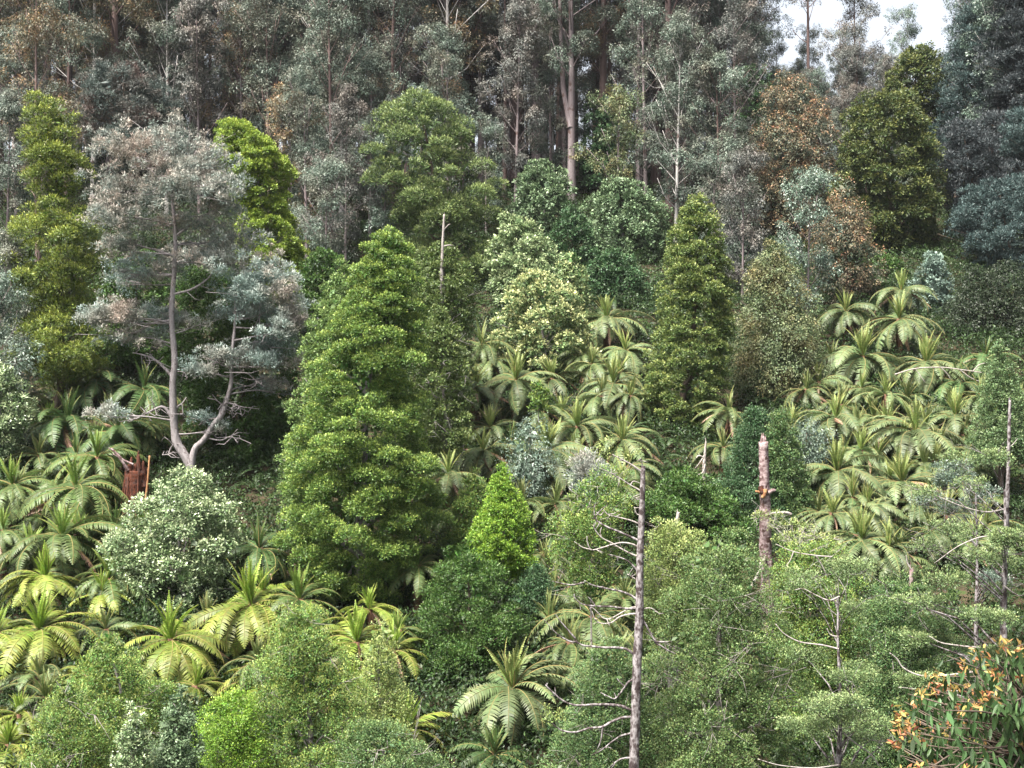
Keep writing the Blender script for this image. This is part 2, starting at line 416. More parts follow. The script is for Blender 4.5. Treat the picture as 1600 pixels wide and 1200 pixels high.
# ------------------------------------------------------------------ ground
def build_ground():
    xs = np.concatenate([np.linspace(-420, -75, 14), np.linspace(-70, 70, 141), np.linspace(75, 420, 14)])
    ys = np.concatenate([np.linspace(-80, 24, 30), np.linspace(25, 170, 146), np.linspace(175, 700, 40)])
    X, Y = np.meshgrid(xs, ys); Z = ground(X, Y)
    nx, ny = len(xs), len(ys)
    me = bpy.data.meshes.new('ground')
    i = np.arange(ny - 1)[:, None] * nx + np.arange(nx - 1)[None]
    f = np.stack([i, i + 1, i + nx + 1, i + nx], -1).reshape(-1, 4)
    me.from_pydata(np.stack([X, Y, Z], -1).reshape(-1, 3).tolist(), [], f.tolist())
    me.polygons.foreach_set('use_smooth', [True] * len(f))
    m = bark_mat('forest_floor', (.022, .016, .010), (.05, .038, .022), .6, 1.0, (.028, .045, .012), 1.5, .52)
    me.materials.append(m)
    o = link('ground', me); o['kind'] = 'structure'; o['label'] = 'steep dark forest floor of leaf litter and moss'
build_ground()

# ------------------------------------------------------------------ tree ferns
def frond_quads(rng, a0, a1, L=1.25, wid=0.21, n=32, sweep=0.4, pend=0.35, narrow_tip=0.8):
    s = np.linspace(0, 1, n + 1)
    ang = np.radians(a0 + (a1 - a0) * s ** 1.15)
    ds = L / n
    x = np.concatenate([[0], np.cumsum(np.cos(ang[:-1]) * ds)]); z = np.concatenate([[0], np.cumsum(np.sin(ang[:-1]) * ds)])
    y = 0.03 * np.sin(s * 3 + rng.random() * 6) * L * rng.standard_normal() * 0.8
    P = np.stack([x, y, z], 1)
    T = unit(np.gradient(P, axis=0)); Nn = np.stack([-T[:, 2], 0 * T[:, 0], T[:, 0]], 1)
    Q, tip, rnd, mi = [], [], [], []
    for k in range(2, n + 1):
        sv = s[k]
        w = wid * min(1, (sv - 0.02) / 0.25) ** 0.7 * (1 - ((sv - 0.4) / 0.62) ** 3.2 if sv > 0.4 else 1)
        w = max(w, 0.012) * (0.9 + 0.2 * rng.random())
        for sd in (-1, 1):
            d0 = unit(np.array((0, sd, 0)) + T[k] * (sweep + 0.12 * rng.standard_normal()) - Nn[k] * (pend * 0.4 + 0.08 * rng.standard_normal()))
            d1 = unit(np.array((0, sd * 0.9, 0)) + T[k] * sweep * 1.3 - Nn[k] * pend * 1.4)
            h = T[k] * ds * 0.47
            p0 = P[k]; p1 = p0 + d0 * w * 0.55; p2 = p1 + d1 * w * 0.5
            Q.append([p0 - h, p0 + h, p1 + h * 0.85, p1 - h * 0.85]); Q.append([p1 - h * 0.85, p1 + h * 0.85, p2 + h * 0.15, p2 - h * 0.15])
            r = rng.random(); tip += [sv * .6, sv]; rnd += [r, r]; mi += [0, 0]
    for k in range(n):
        w0 = 0.012 * (1 - s[k]) + 0.002; w1 = 0.012 * (1 - s[k + 1]) + 0.002; up = 0.006
        for sd in (-1, 1):
            Q.append([P[k] + Nn[k] * up, P[k + 1] + Nn[k + 1] * up, P[k + 1] + np.array((0, sd * w1, -up)), P[k] + np.array((0, sd * w0, -up))])
            tip.append(0); rnd.append(.5); mi.append(1)
    return np.array(Q), np.array(tip), np.array(rnd), np.array(mi)

KINDS = {'arch': (26, -66, 1.25, .17), 'spread': (10, -76, 1.25, .18), 'droop': (-10, -90, 1.15, .175), 'up': (88, 64, .86, .055), 'dead': (-25, -90, .95, .09)}
FQ = {}
for ki, (kn, (a0, a1, L_, w_)) in enumerate(KINDS.items()):
    for v in range(4):
        rg = np.random.default_rng(77 + 10 * ki + v)
        FQ[kn, v] = frond_quads(rg, a0 + rg.normal() * 5, a1 + rg.normal() * 9, L_, w_, 32 if kn != 'up' else 22, sweep=.38 if kn != 'dead' else .9, pend=.3 if kn != 'dead' else 1.2)

FERN = {
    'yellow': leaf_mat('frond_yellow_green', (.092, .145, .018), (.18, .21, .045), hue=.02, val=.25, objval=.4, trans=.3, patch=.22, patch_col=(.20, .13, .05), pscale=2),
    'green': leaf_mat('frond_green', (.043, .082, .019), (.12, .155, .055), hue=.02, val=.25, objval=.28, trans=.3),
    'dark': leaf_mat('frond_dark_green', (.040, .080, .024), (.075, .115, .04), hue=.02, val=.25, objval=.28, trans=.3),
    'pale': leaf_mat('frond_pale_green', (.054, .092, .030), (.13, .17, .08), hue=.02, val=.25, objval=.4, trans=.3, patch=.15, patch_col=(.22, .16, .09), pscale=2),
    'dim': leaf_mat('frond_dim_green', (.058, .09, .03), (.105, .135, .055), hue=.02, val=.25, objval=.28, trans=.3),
}
YOUNG = {
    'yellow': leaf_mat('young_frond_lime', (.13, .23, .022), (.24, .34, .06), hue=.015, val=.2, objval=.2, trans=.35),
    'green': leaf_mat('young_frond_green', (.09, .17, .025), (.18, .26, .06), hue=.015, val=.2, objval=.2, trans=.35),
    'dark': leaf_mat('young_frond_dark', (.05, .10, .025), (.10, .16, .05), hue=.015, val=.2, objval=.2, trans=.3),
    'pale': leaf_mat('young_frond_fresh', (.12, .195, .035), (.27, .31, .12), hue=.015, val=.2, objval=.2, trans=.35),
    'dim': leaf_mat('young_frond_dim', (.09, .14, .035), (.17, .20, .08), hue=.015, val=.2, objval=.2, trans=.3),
}
DEADF = leaf_mat('frond_dead', (.12, .065, .04), (.26, .17, .12), hue=.02, val=.4, objval=.3, trans=.1)
FM = {}
def frond_mesh(kn, v, col):
    if (kn, v, col) not in FM:
        Q, tip, rnd, mi = FQ[kn, v]
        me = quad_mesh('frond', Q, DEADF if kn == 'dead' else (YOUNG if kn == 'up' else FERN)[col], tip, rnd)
        me.materials.append(RACHIS); me.polygons.foreach_set('material_index', mi.astype(np.int32)); me.update()
        FM[kn, v, col] = me
    return FM[kn, v, col]

def rot_zyx(q, yaw, tilt, roll, s):
    cy, sy = math.cos(yaw), math.sin(yaw); ct, st_ = math.cos(tilt), math.sin(tilt); cr, sr = math.cos(roll), math.sin(roll)
    Rz = np.array([[cy, -sy, 0], [sy, cy, 0], [0, 0, 1]]); Ry = np.array([[ct, 0, st_], [0, 1, 0], [-st_, 0, ct]]); Rx = np.array([[1, 0, 0], [0, cr, -sr], [0, sr, cr]])
    return (q * s) @ (Rz @ Ry @ Rx).T

nfern = 0
def fern(hx, hy, rpx, th, label, col='green', n=20, tuft=9, dead=4, detail=None, tall=1.0, tilt=(0, 0), tr=0.17, d=None, skirt=True):
    """a tree fern whose heart is seen at hx, hy; rpx its reach in pixels; th the height of its trunk in metres"""
    global nfern
    nfern += 1
    rng = np.random.default_rng(500 + nfern)
    if d is None: d = (29.72 - th) / (0.36 - (600 - hy) / F)
    heart = at(hx, hy, d); R = rpx / F * d * (1.08 + 0.12 * rng.random()); lean = rng.normal() * .04; tdir = -1.57 + rng.normal() * .9; tmag = .16 + .12 * rng.random()
    base = np.array((heart[0], heart[1], min(float(ground(heart[0], heart[1])), heart[2] - 0.4)))
    root = thing('tree_fern', label, 'tree fern', base, 'tree ferns on the hillside')
    rel = heart - base
    k = 7; zz = np.linspace(-0.4, rel[2] + 0.05, k)
    tp = np.stack([0.06 * np.sin(zz * 1.7 + nfern), 0.06 * np.cos(zz * 1.3 + nfern), zz], 1); tp[-1, :2] = 0
    link('trunk', MB().tube(tp, np.linspace(tr * 1.5, tr, k) * (0.9 + 0.2 * rng.random(k)), 9, 0.10, rng).mesh('trunk', FERNTRUNK), root)
    n = int(n * 1.75); tuft = int(tuft * 2.0)
    if detail is None: detail = rpx >= 52
    specs = []
    rings = [('arch', 0.30), ('spread', 0.45), ('droop', 0.25)]
    for kn, fr in rings:
        m = max(3, round(n * fr)); o = rng.random() * 6.28
        for i in range(m):
            specs.append((kn, o + 6.283 * (i + 0.35 * rng.standard_normal()) / m, lean + 0.13 * rng.standard_normal(), 0.3 * rng.standard_normal(), R * (0.76 + 0.26 * rng.random())))
    o = rng.random() * 6.28
    for i in range(tuft):
        specs.append(('up', o + 6.283 * i / max(tuft, 1) + 0.3 * rng.standard_normal(), 0.5 * (rng.random() - .25), 0.15 * rng.standard_normal(), R * tall * (0.56 + 0.28 * rng.random())))
    for i in range(int(dead * 1.8)):
        specs.append(('dead', rng.random() * 6.28, 0.25 * rng.standard_normal(), 0.4 * rng.standard_normal(), R * (0.7 + 0.5 * rng.random())))
    specs = [(a, y, t + (.6 if a == 'up' else 1) * tmag * math.cos(y - tdir), r, s * (.85 + .3 * rng.random())) for a, y, t, r, s in specs if a == 'up' or rng.random() > .1]
    nm = {'up': 'young_frond', 'dead': 'dead_frond'}
    if detail:
        for kn, yaw, ti, ro, s in specs:
            o = link(nm.get(kn, 'frond'), frond_mesh(kn, int(rng.integers(4)), col), root)
            o.location = rel; o.rotation_mode = 'XYZ'
            o.rotation_euler = (ro, ti, yaw); o.scale = (s, s, s)
    else:
        for names, pname in ((('arch', 'spread', 'droop'), 'fronds'), (('up',), 'young_fronds'), (('dead',), 'dead_fronds')):
            qs, tp_, rd, mi = [], [], [], []
            for kn, yaw, ti, ro, s in specs:
                if kn in names:
                    Q, t_, r_, m_ = FQ[kn, int(rng.integers(4))]
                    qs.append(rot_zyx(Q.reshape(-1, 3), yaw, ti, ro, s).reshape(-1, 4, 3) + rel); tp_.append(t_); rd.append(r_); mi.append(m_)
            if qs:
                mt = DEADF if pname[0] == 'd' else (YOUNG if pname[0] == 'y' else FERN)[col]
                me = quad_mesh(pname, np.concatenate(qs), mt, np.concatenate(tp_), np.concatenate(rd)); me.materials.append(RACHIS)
                me.polygons.foreach_set('material_index', np.concatenate(mi).astype(np.int32)); me.update()
                link(pname, me, root)
    return root

# ------------------------------------------------------------------ gum trees of the ridge
def gum_meshes(seed, H, c0, wid, nl, r0, fork=False, cov=.55, leaf=(.30, .105)):
    rng = np.random.default_rng(9000 + seed)
    k = 12; zz = np.linspace(-1.0, H, k)
    bend = 0.012 * H
    tx = bend * np.sin(zz / H * 3.0 + seed) * 0.5 + rng.standard_normal() * 0.012 * zz; ty = bend * np.cos(zz / H * 2.3 + seed) * 0.5
    tx -= np.interp(0, zz, tx); ty -= np.interp(0, zz, ty)
    rad = r0 * (1 - 0.93 * (np.clip(zz, 0, H) / H) ** 0.9); rad[0] *= 1.25
    mb = MB().tube(np.stack([tx, ty, zz], 1), rad, 9, 0.05, rng)
    if fork:
        f0 = 0.22 * H; fz = np.linspace(f0, H * 0.93, 8)
        fx = np.interp(fz, zz, tx) + (1 - np.exp(-(fz - f0) / (0.08 * H))) * 0.055 * H * 0.6
        mb.tube(np.stack([fx, np.interp(fz, zz, ty) + 0.2, fz], 1), np.linspace(r0 * 0.62, r0 * 0.1, 8), 8)
    br = MB(); pads, prad = [], []
    for i in range(nl):
        f = c0 + (0.97 - c0) * ((i + rng.random()) / nl)
        z = f * H; a = np.array((np.interp(z, zz, tx), np.interp(z, zz, ty), z))
        ph = i * 2.4 + rng.random() * 1.2
        g = (f - c0) / (1 - c0)
        ln = wid * (0.55 + 0.75 * rng.random()) * (0.55 + 0.9 * math.sin(math.pi * min(1, 0.18 + 0.8 * g)))
        el = math.radians(30 + 30 * rng.random() + 15 * g)
        dirn = np.array((math.cos(ph) * math.cos(el), math.sin(ph) * math.cos(el), math.sin(el)))
        m1 = a + dirn * ln * 0.5 + 0.1 * rng.standard_normal(3); e = a + dirn * ln + np.array((0, 0, 0.12 * ln)) + 0.15 * rng.standard_normal(3)
        rb = max(0.03, float(np.interp(z, zz, rad)) * 0.36)
        br.tube([a, m1, e], [rb, rb * .6, 0.02], 4)
        for _ in range(int(2 + rng.integers(3))):
            q = m1 + (e - m1) * (0.2 + 0.8 * rng.random()) + rng.standard_normal(3) * np.array((.32, .32, .22)) * ln * 0.45
            br.tube([m1 + (e - m1) * 0.3, (m1 + q) / 2 + 0.1 * rng.standard_normal(3), q], [rb * .4, rb * .28, 0.012], 3)
            pads.append(q + np.array((0, 0, -0.1))); prad.append((0.55 + 0.5 * rng.random()) * wid * 0.25)
    top = np.array((tx[-1], ty[-1], H)); pads.append(top); prad.append(0.2 * wid)
    pads, prad = np.array(pads), np.array(prad)
    Q, tip, rnd = leaves(rng, pads, prad, leaf, cov * 1.15, .42, 22, .85, .3, .8, -.8, .8)
    return mb, br, Q, tip, rnd

GUMV = []
for i, (H, c0, wid, nl, r0, fork, cov) in enumerate([
        (38, .30, 4.2, 34, .50, False, .5), (36, .36, 4.6, 32, .56, False, .5), (40, .33, 3.8, 36, .45, False, .5), (34, .34, 4.4, 34, .44, True, .5),
        (26, .24, 3.2, 30, .30, False, .55), (22, .20, 2.8, 28, .24, False, .6), (16, .12, 2.6, 28, .18, False, .75), (12, .10, 2.2, 24, .15, False, .85), (19, .14, 2.8, 30, .2, False, .7),
        (30, .45, 3.0, 20, .28, False, .3)]):
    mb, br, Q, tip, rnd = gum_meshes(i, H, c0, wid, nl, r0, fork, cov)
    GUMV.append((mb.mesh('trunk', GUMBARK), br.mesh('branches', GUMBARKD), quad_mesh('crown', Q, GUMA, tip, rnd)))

ngum = 0
def gum(px, d, v, mat, bark, label, group=None, s=1.0, cat='tree', name='eucalypt'):
    global ngum
    ngum += 1
    x = (px - 800) / F * d
    root = thing(name, label, cat, (x, d, float(ground(x, d)) - 0.1), group)
    root.rotation_euler = (0, 0, (ngum * 2.399) % 6.283); root.scale = (s, s, s * (0.95 + 0.1 * ((ngum * 0.618) % 1)))
    for nm, me, m in zip(('trunk', 'branches', 'crown'), GUMV[v], (bark, bark, mat)):
        o = link(nm, me, root); o.material_slots[0].link = 'OBJECT'; o.material_slots[0].material = m
    return root
# ------------------------------------------------------------------ gum forest along the ridge: the ones that can be told apart
gum(893, 126, 3, GUMA, GUMBARK, 'tall forked eucalypt with a thick mauve-grey bare trunk standing over the pale green bushes', s=1.0)
gum(1047, 122, 0, GUMB, GUMBARKD, 'tall eucalypt with dark stringy brown bark, right of the forked mauve one')
gum(1062, 136, 1, GUMA, GUMBARKP, 'tall eucalypt with a white upper trunk, just behind the brown-barked one')
gum(520, 112, 5, GUMA, GUMBARKD, 'thin-stemmed grey-green eucalypt between the lime tree and the bright green cone')
gum(612, 122, 4, GUMA, GUMBARKD, 'grey eucalypt with a dark stem, left of the billowy olive tree')
gum(1262, 140, 9, GUMB, GUMBARKD, 'tall nearly leafless eucalypt pole against the white sky', s=.95)
gum(1335, 138, 5, GUMB, GUMBARKD, 'dark-stemmed open eucalypt against the white sky, right of the leafless pole', s=.95)
gum(1415, 168, 5, GUMS, GUMBARKD, 'small blue-green rounded eucalypt standing alone on the skyline', s=.80)
gum(1010, 118, 5, GUMA, GUMBARK, 'slim eucalypt with several pale stems between the forked mauve trunk and the brown one')
gum(700, 132, 1, GUMA, GUMBARK, 'tall eucalypt with a straight mauve trunk above the billowy olive tree')
gum(60, 104, 4, GUMO, GUMBARKD, 'orange-tinged eucalypt above the yellow-olive tree at the left edge', s=.85)
gum(180, 125, 1, GUMO, GUMBARKD, 'tall eucalypt with orange new growth behind the dusky wattle')
gum(455, 108, 6, GUMO, GUMBARK, 'bushy eucalypt with a pink-orange top, right of the lime tree', s=.85)
gum(385, 126, 4, GUMO, GUMBARKD, 'eucalypt with ochre-orange crown above the lime tree')
gum(1185, 132, 8, GUMA, GUMBARK, 'dense grey eucalypt between the dark forest and the sky gap', s=.85)
gum(18, 76, 6, GUMA, GUMBARK, 'grey-green eucalypt cut by the left edge, beside the yellow-olive tree', s=.62)
gum(965, 112, 7, SAPL, GUMBARK, 'slender sapling with a reddish top, on a thin pale stem above the ferns', s=1.0)

for a in [(480, 106, 8, GUMA, 'grey bushy eucalypt with low foliage just right of the lime tree'), (540, 104, 6, GUMB, 'small mauve-grey eucalypt above the shoulder of the bright green cone'),
          (578, 113, 8, GUMA, 'grey-green eucalypt touching the left side of the billowy olive tree'), (602, 104, 7, GUMS, 'low silvery eucalypt under the left of the billowy olive tree'),
          (508, 98, 7, GUMA, 'short grey eucalypt above the high dark tree fern'), (1118, 101, 7, GUMA, 'short grey eucalypt peeping out right of the olive column'),
          (1160, 98, 7, GUMB, 'short mauve-grey eucalypt between olive column and young eucalypt'), (8, 92, 8, GUMA, 'grey eucalypt with white-flecked leaves at the upper left edge'),
          (-12, 70, 7, GUMS, 'silvery eucalypt cut by the left edge above the whitish shrub'), (1262, 92, 7, GUMS, 'bluish small eucalypt behind the young orange-tipped one'),
          (760, 116, 7, GUMA, 'small eucalypt right behind the billowy olive tree')]:
    gum(a[0], a[1], a[2], a[3], GUMBARK, a[4], s=.8)
ZONES = [(-60, 300, 'eucalypt in the crowd behind the silver and dusky wattles', 'eucalypts behind the wattles'),
         (300, 600, 'grey-green eucalypt in the crowd above the lime tree', 'eucalypts above the lime tree'),
         (600, 880, 'eucalypt in the tall crowd behind the billowy olive tree', 'eucalypts behind the billowy olive tree'),
         (880, 1180, 'eucalypt in the dense stand around the mauve and brown trunks', 'eucalypts around the mauve and brown trunks'),
         (1180, 1480, 'short eucalypt on the low ridge under the white sky', 'short eucalypts under the sky gap'),
         (1480, 1680, 'dark eucalypt behind the slate-blue wattles in the corner', 'eucalypts behind the slate-blue wattles')]
rg = np.random.default_rng(5)
rg2 = np.random.default_rng(6)
mats_ = [GUMA, GUMB, GUMA, GUMO, GUMA, GUMB, GUMS]
barks_ = [GUMBARK, GUMBARKD, GUMBARK, GUMBARKD, GUMBARKP, GUMBARKD]
def zone_gum(x, d, v, s):
    for a, b, lab, g in ZONES:
        if a <= x < b:
            if a == 1180: v = (5, 6, 7, 8)[int(rg.integers(4))]; s *= .57
            if a == 1480: m_ = (DGUM, PURP, GUMS, BLUE)[int(rg.integers(4))]
            else: m_ = (GUMA, GUMB, GUMS)[int(rg.integers(3))] if a == 1180 else (GUMO if a < 300 and rg2.random() < .25 and rg.integers(7) >= 0 else mats_[int(rg.integers(7))])
            gum(x, d, v, m_, barks_[int(rg.integers(6))], lab, g, s)
for d, step, vs in ((115, 78, (6, 7, 8)), (121, 70, (6, 8, 5, 7)), (128, 66, (5, 4, 0, 8)), (131, 56, (9, 9, 4)), (135, 58, (4, 0, 2, 3, 1)), (139, 50, (9, 9, 0)), (143, 60, (0, 1, 2, 3, 4, 7)), (150, 44, (7, 6, 8, 0)), (158, 56, (0, 1, 2, 4, 5)), (173, 36, (6, 7, 7)), (167, 56, (0, 1, 2, 4, 5))):
    x = -60 + rg.random() * step
    while x < 1670:
        dd = d + (rg.random() - .5) * 7
        if not (d < 150 and 1390 < x < 1530) and not (d < 125 and 760 < x < 1040) and not (d < 118 and (x < 480 or 560 < x < 780 or x > 1140)):
            zone_gum(x, dd, vs[int(rg.integers(len(vs)))], .85 + .3 * rg.random())
        x += step * (.6 + .8 * rg.random())

# ------------------------------------------------------------------ trees of the middle ground
T = crown_tree
T('wattle', 'dusky dark wattle with maroon tint behind the silver wattle', 'tree',
  [(105, 150, 235), (130, 125, 262), (160, 112, 276), (200, 118, 282), (235, 160, 270)], 104, 'feather', MAUVE, BARK, 1, pad=0.81, base_row=330, cov=.85)
T('yellow_olive_tree', 'yellow-olive tree of two stacked domes with one slim trunk at the left', 'tree',
  [(145, 52, 82), (165, 45, 103), (200, 35, 120), (245, 33, 130), (285, 45, 138), (312, 75, 108), (322, 45, 138), (360, 28, 166), (410, 18, 168), (455, 28, 160), (490, 60, 140),
   (500, 20, 160), (540, 12, 182), (575, 30, 185), (600, 60, 150)], 76, 'billow', YOLIVE, BARK, 2, base_x=55, pad=0.85, padcov=.95, trunk_r=.2)
T('lime_tree', 'bright lime-green slender tree behind the silver wattle', 'tree',
  [(190, 348, 382), (220, 340, 425), (260, 348, 450), (300, 360, 448), (330, 375, 452), (360, 372, 465), (400, 380, 472), (450, 398, 478), (490, 430, 476)], 88, 'sprig', LIME, GREYBARK, 3, pad=0.55, cov=1.5, rag=.22, padcov=1.5, leaf=(4.4, 2.3))
T('blackwood_tree', 'large billowy olive-green tree in the upper middle', 'tree',
  [(143, 630, 662), (165, 608, 705), (190, 590, 730), (230, 580, 757), (275, 585, 770), (320, 600, 775), (365, 630, 780), (410, 645, 785), (450, 655, 785), (500, 690, 782), (530, 715, 762)],
  102, 'billow', OLIVE, BARK, 4, trunk_r=.3, pad=1.3, padcov=.95)
T('pale_green_tree', 'soft pale green bushy tree behind the cream-tipped shrub', 'tree',
  [(338, 785, 815), (370, 766, 848), (410, 760, 888), (450, 760, 905), (500, 772, 890)], 97, 'broad', leaf_mat('leaf_powder_green', (.11, .165, .07), (.38, .44, .24), hue=.02, val=.4), GREYBARK, 5)
T('grey_green_tree', 'grey-green leafy tree left of the forked mauve trunk', 'tree',
  [(255, 825, 865), (290, 803, 895), (330, 796, 905), (380, 815, 905), (430, 850, 900)], 116, 'broad', SOFT, GREYBARK, 6, pad=0.74)
T('grey_green_tree', 'wide grey-green leafy tree below the pale multi-stemmed eucalypt', 'tree',
  [(285, 940, 995), (320, 915, 1030), (360, 905, 1042), (400, 905, 1042), (450, 915, 1030), (490, 930, 1010)], 110, 'broad', SOFT, GREYBARK, 7, pad=0.78)
T('dark_cone_tree', 'small dark green cone tree at the foot of the forked mauve trunk', 'tree',
  [(318, 885, 897), (350, 868, 918), (390, 855, 930), (430, 855, 930), (470, 870, 920)], 104, 'sprig', DKBLUE, BARK, 8)
T('dark_tree', 'tall dark green tree behind the mauve forked trunk', 'tree',
  [(150, 925, 945), (190, 910, 975), (240, 905, 985), (290, 905, 980)], 128, 'sprig', DKBLUE, BARK, 9, pad=1.5)
T('leafy_shrub', 'deep green leafy shrub above the uppermost centre tree fern', 'shrub',
  [(395, 925, 975), (425, 900, 1010), (465, 895, 1018), (505, 920, 1005)], 99, 'broad', DKBLUE, BARK, 70)
T('leafy_shrub', 'dark bush in the gap between the lime tree and bright green cone', 'shrub',
  [(395, 480, 530), (430, 470, 540), (470, 468, 540), (510, 480, 530)], 84, 'sprig', DARK, BARK, 71)
T('leafy_shrub', 'dark olive thicket under the billowy olive tree', 'shrub',
  [(410, 590, 650), (450, 600, 700), (500, 650, 740)], 95, 'sprig', DARK, BARK, 72)
T('leafy_shrub', 'dark green shrub behind the forked silver trunk and yellow-olive tree', 'shrub',
  [(400, 160, 250), (450, 140, 290), (520, 130, 290), (570, 150, 280)], 84, 'broad', DARK, BARK, 73)
T('leafy_shrub', 'dark shrub under the golden-olive layered tree', 'shrub',
  [(395, 1290, 1350), (430, 1280, 1360), (480, 1290, 1350)], 107, 'broad', DKBLUE, BARK, 74)
T('eucalypt', 'orange-topped bushy eucalypt in front of the sky gap', 'tree',
  [(115, 1212, 1248), (165, 1188, 1282), (220, 1168, 1300), (280, 1160, 1310), (340, 1162, 1322), (390, 1175, 1300)], 116, 'gum', GUMR, GUMBARKD, 10, pad=1.3, cov=.75)
T('eucalypt', 'grey-orange eucalypt with a long bare dark stem below its crown', 'tree',
  [(283, 1312, 1328), (330, 1288, 1352), (385, 1270, 1370), (430, 1282, 1368), (475, 1295, 1345)], 97, 'gum', GUMR, GUMBARKD, 11, pad=1.0, cov=.75, base_x=1298, trunk_r=.16)
T('cool_green_tree', 'upright green tree at the left of the orange-topped eucalypt', 'tree',
  [(100, 1160, 1195), (150, 1150, 1205), (200, 1140, 1190), (260, 1140, 1180), (320, 1150, 1180)], 124, 'sprig', DKBLUE, BARK, 12, pad=1.2)
T('grey_eucalypt', 'dull grey eucalypt right of the tall olive column', 'tree',
  [(240, 1120, 1160), (290, 1095, 1180), (340, 1090, 1185), (400, 1110, 1180), (460, 1130, 1175)], 108, 'gum', GUMA, GUMBARK, 13, pad=1.2, cov=.8)
T('gold_tipped_tree', 'dark tree with layered golden-olive sprays in the upper right', 'tree',
  [(148, 1345, 1425), (185, 1322, 1440), (230, 1312, 1455), (290, 1305, 1468), (340, 1325, 1462), (390, 1350, 1450), (430, 1370, 1430)], 111, 'fan', GOLD, BARK, 14, trunk_r=.3)
T('gold_tipped_tree', 'smaller golden-olive tree on the skyline behind the layered one', 'tree',
  [(70, 1428, 1452), (100, 1398, 1470), (140, 1380, 1476), (180, 1390, 1476), (230, 1400, 1470)], 126, 'fan', GOLD, BARK, 15)
T('blue_wattle', 'green-grey tall wattle rising at the right of the sky gap', 'tree',
  [(5, 1505, 1540), (40, 1486, 1570), (90, 1472, 1590), (140, 1460, 1580), (200, 1450, 1540), (260, 1460, 1530)], 124, 'feather', BLUE, BARK, 16, pad=0.99, base_row=300)
T('slate_wattle', 'slate-grey wattle in the top right corner', 'tree',
  [(-60, 1560, 1620), (0, 1545, 1660), (60, 1540, 1680), (130, 1530, 1680), (200, 1520, 1680), (280, 1510, 1680), (330, 1530, 1670)], 119, 'feather', PURP, BARK, 17, pad=1.05, base_row=400)
T('slate_wattle', 'slate-blue wattle beside the golden-olive layered tree', 'tree',
  [(190, 1480, 1520), (230, 1460, 1560), (280, 1460, 1580), (330, 1470, 1560), (370, 1480, 1540)], 113, 'feather', PURP, BARK, 18, pad=0.87, base_row=420)
T('blue_wattle', 'blue-grey wattle with drooping layers at the right edge', 'tree',
  [(285, 1520, 1600), (320, 1490, 1640), (360, 1485, 1660), (400, 1500, 1660), (435, 1520, 1640)], 106, 'feather', BLUE, BARK, 19, pad=0.81, base_row=470)
T('blue_wattle', 'teal-grey sprig of wattle hanging at the far right edge', 'tree',
  [(175, 1580, 1630), (205, 1560, 1650), (240, 1570, 1650)], 108, 'feather', BLUE, BARK, 20, pad=.9, base_row=430)
T('silver_shrub', 'pale blue-grey shrub beside the upper right ferns', 'shrub',
  [(398, 1445, 1470), (430, 1430, 1490), (470, 1424, 1492), (510, 1428, 1488), (540, 1440, 1475)], 97, 'broad', leaf_mat('leaf_glaucous', (.085, .13, .105), (.24, .31, .26), hue=.02, val=.4), GREYBARK, 21)
T('dark_shrub', 'dark rounded bushy tree at the right edge above the small cone', 'shrub',
  [(418, 1520, 1580), (450, 1490, 1610), (500, 1478, 1630), (545, 1478, 1630), (580, 1500, 1610)], 91, 'gum', DGUM, BARK, 22, cov=1.1, pad=1.1, tipamt=.4)
T('dark_shrub', 'dark bush in shade behind the uppermost right ferns', 'shrub',
  [(405, 1345, 1400), (440, 1330, 1430), (490, 1330, 1440), (530, 1350, 1430)], 104, 'sprig', DARK, BARK, 23)
T('olive_column_tree', 'tall narrow olive-topped column tree right of centre', 'tree',
  [(305, 1083, 1098), (325, 1068, 1112), (360, 1052, 1127), (405, 1042, 1134), (450, 1033, 1139), (500, 1030, 1140), (550, 1018, 1138), (600, 1008, 1132), (650, 1006, 1122), (700, 1015, 1110), (740, 1030, 1090)],
  76, 'sprig', leaf_mat('leaf_column', (.058, .098, .024), (.25, .285, .085), hue=.02, val=.4), BARK, 24, pad=.45, rag=.24, cov=1.15, leaf=(4.7, 2.4))
T('eucalypt_sapling', 'grey-green young eucalypt with orange leaf tips right of the olive column', 'tree',
  [(383, 1198, 1222), (410, 1180, 1238), (450, 1165, 1256), (500, 1150, 1275), (550, 1146, 1285), (600, 1148, 1290), (640, 1160, 1290), (675, 1180, 1275)],
  80, 'gum', SAPL, GUMBARKD, 25, pad=.7, cov=.9, leaf=(5.2, 2.3))
T('cream_shrub', 'rounded shrub with cream-yellow leaf tips in the middle', 'shrub',
  [(425, 822, 850), (450, 800, 895), (490, 775, 918), (530, 768, 930), (570, 775, 932), (605, 800, 925), (625, 830, 905)], 84, 'broad', CREAM, GREYBARK, 26, tipamt=1.0, pad=0.50, low=-.2, up=.9)
T('cream_shrub', 'small cream-green shoots behind the right of the cream shrub', 'shrub',
  [(395, 880, 895), (425, 868, 912), (470, 870, 920), (510, 880, 925)], 92, 'broad', CREAM, GREYBARK, 27, tipamt=.6, pad=.7)
T('dull_olive_tree', 'dull olive tree with a pale dead spike top behind the bright green cone', 'tree',
  [(385, 670, 712), (430, 650, 742), (480, 640, 745), (540, 640, 738), (600, 645, 735), (660, 650, 738), (710, 660, 725)], 72, 'sprig', MIDOL, GREYBARK, 28, pad=0.53, cov=.8, bare_twigs=14)
T('dull_olive_tree', 'narrow dull olive tree with bare twigs against the bright cone', 'tree',
  [(478, 678, 695), (520, 660, 715), (570, 650, 732), (620, 650, 738), (680, 655, 738), (725, 670, 720)], 66, 'sprig', MIDOL, GREYBARK, 29, pad=0.46, cov=.7, bare_twigs=26)
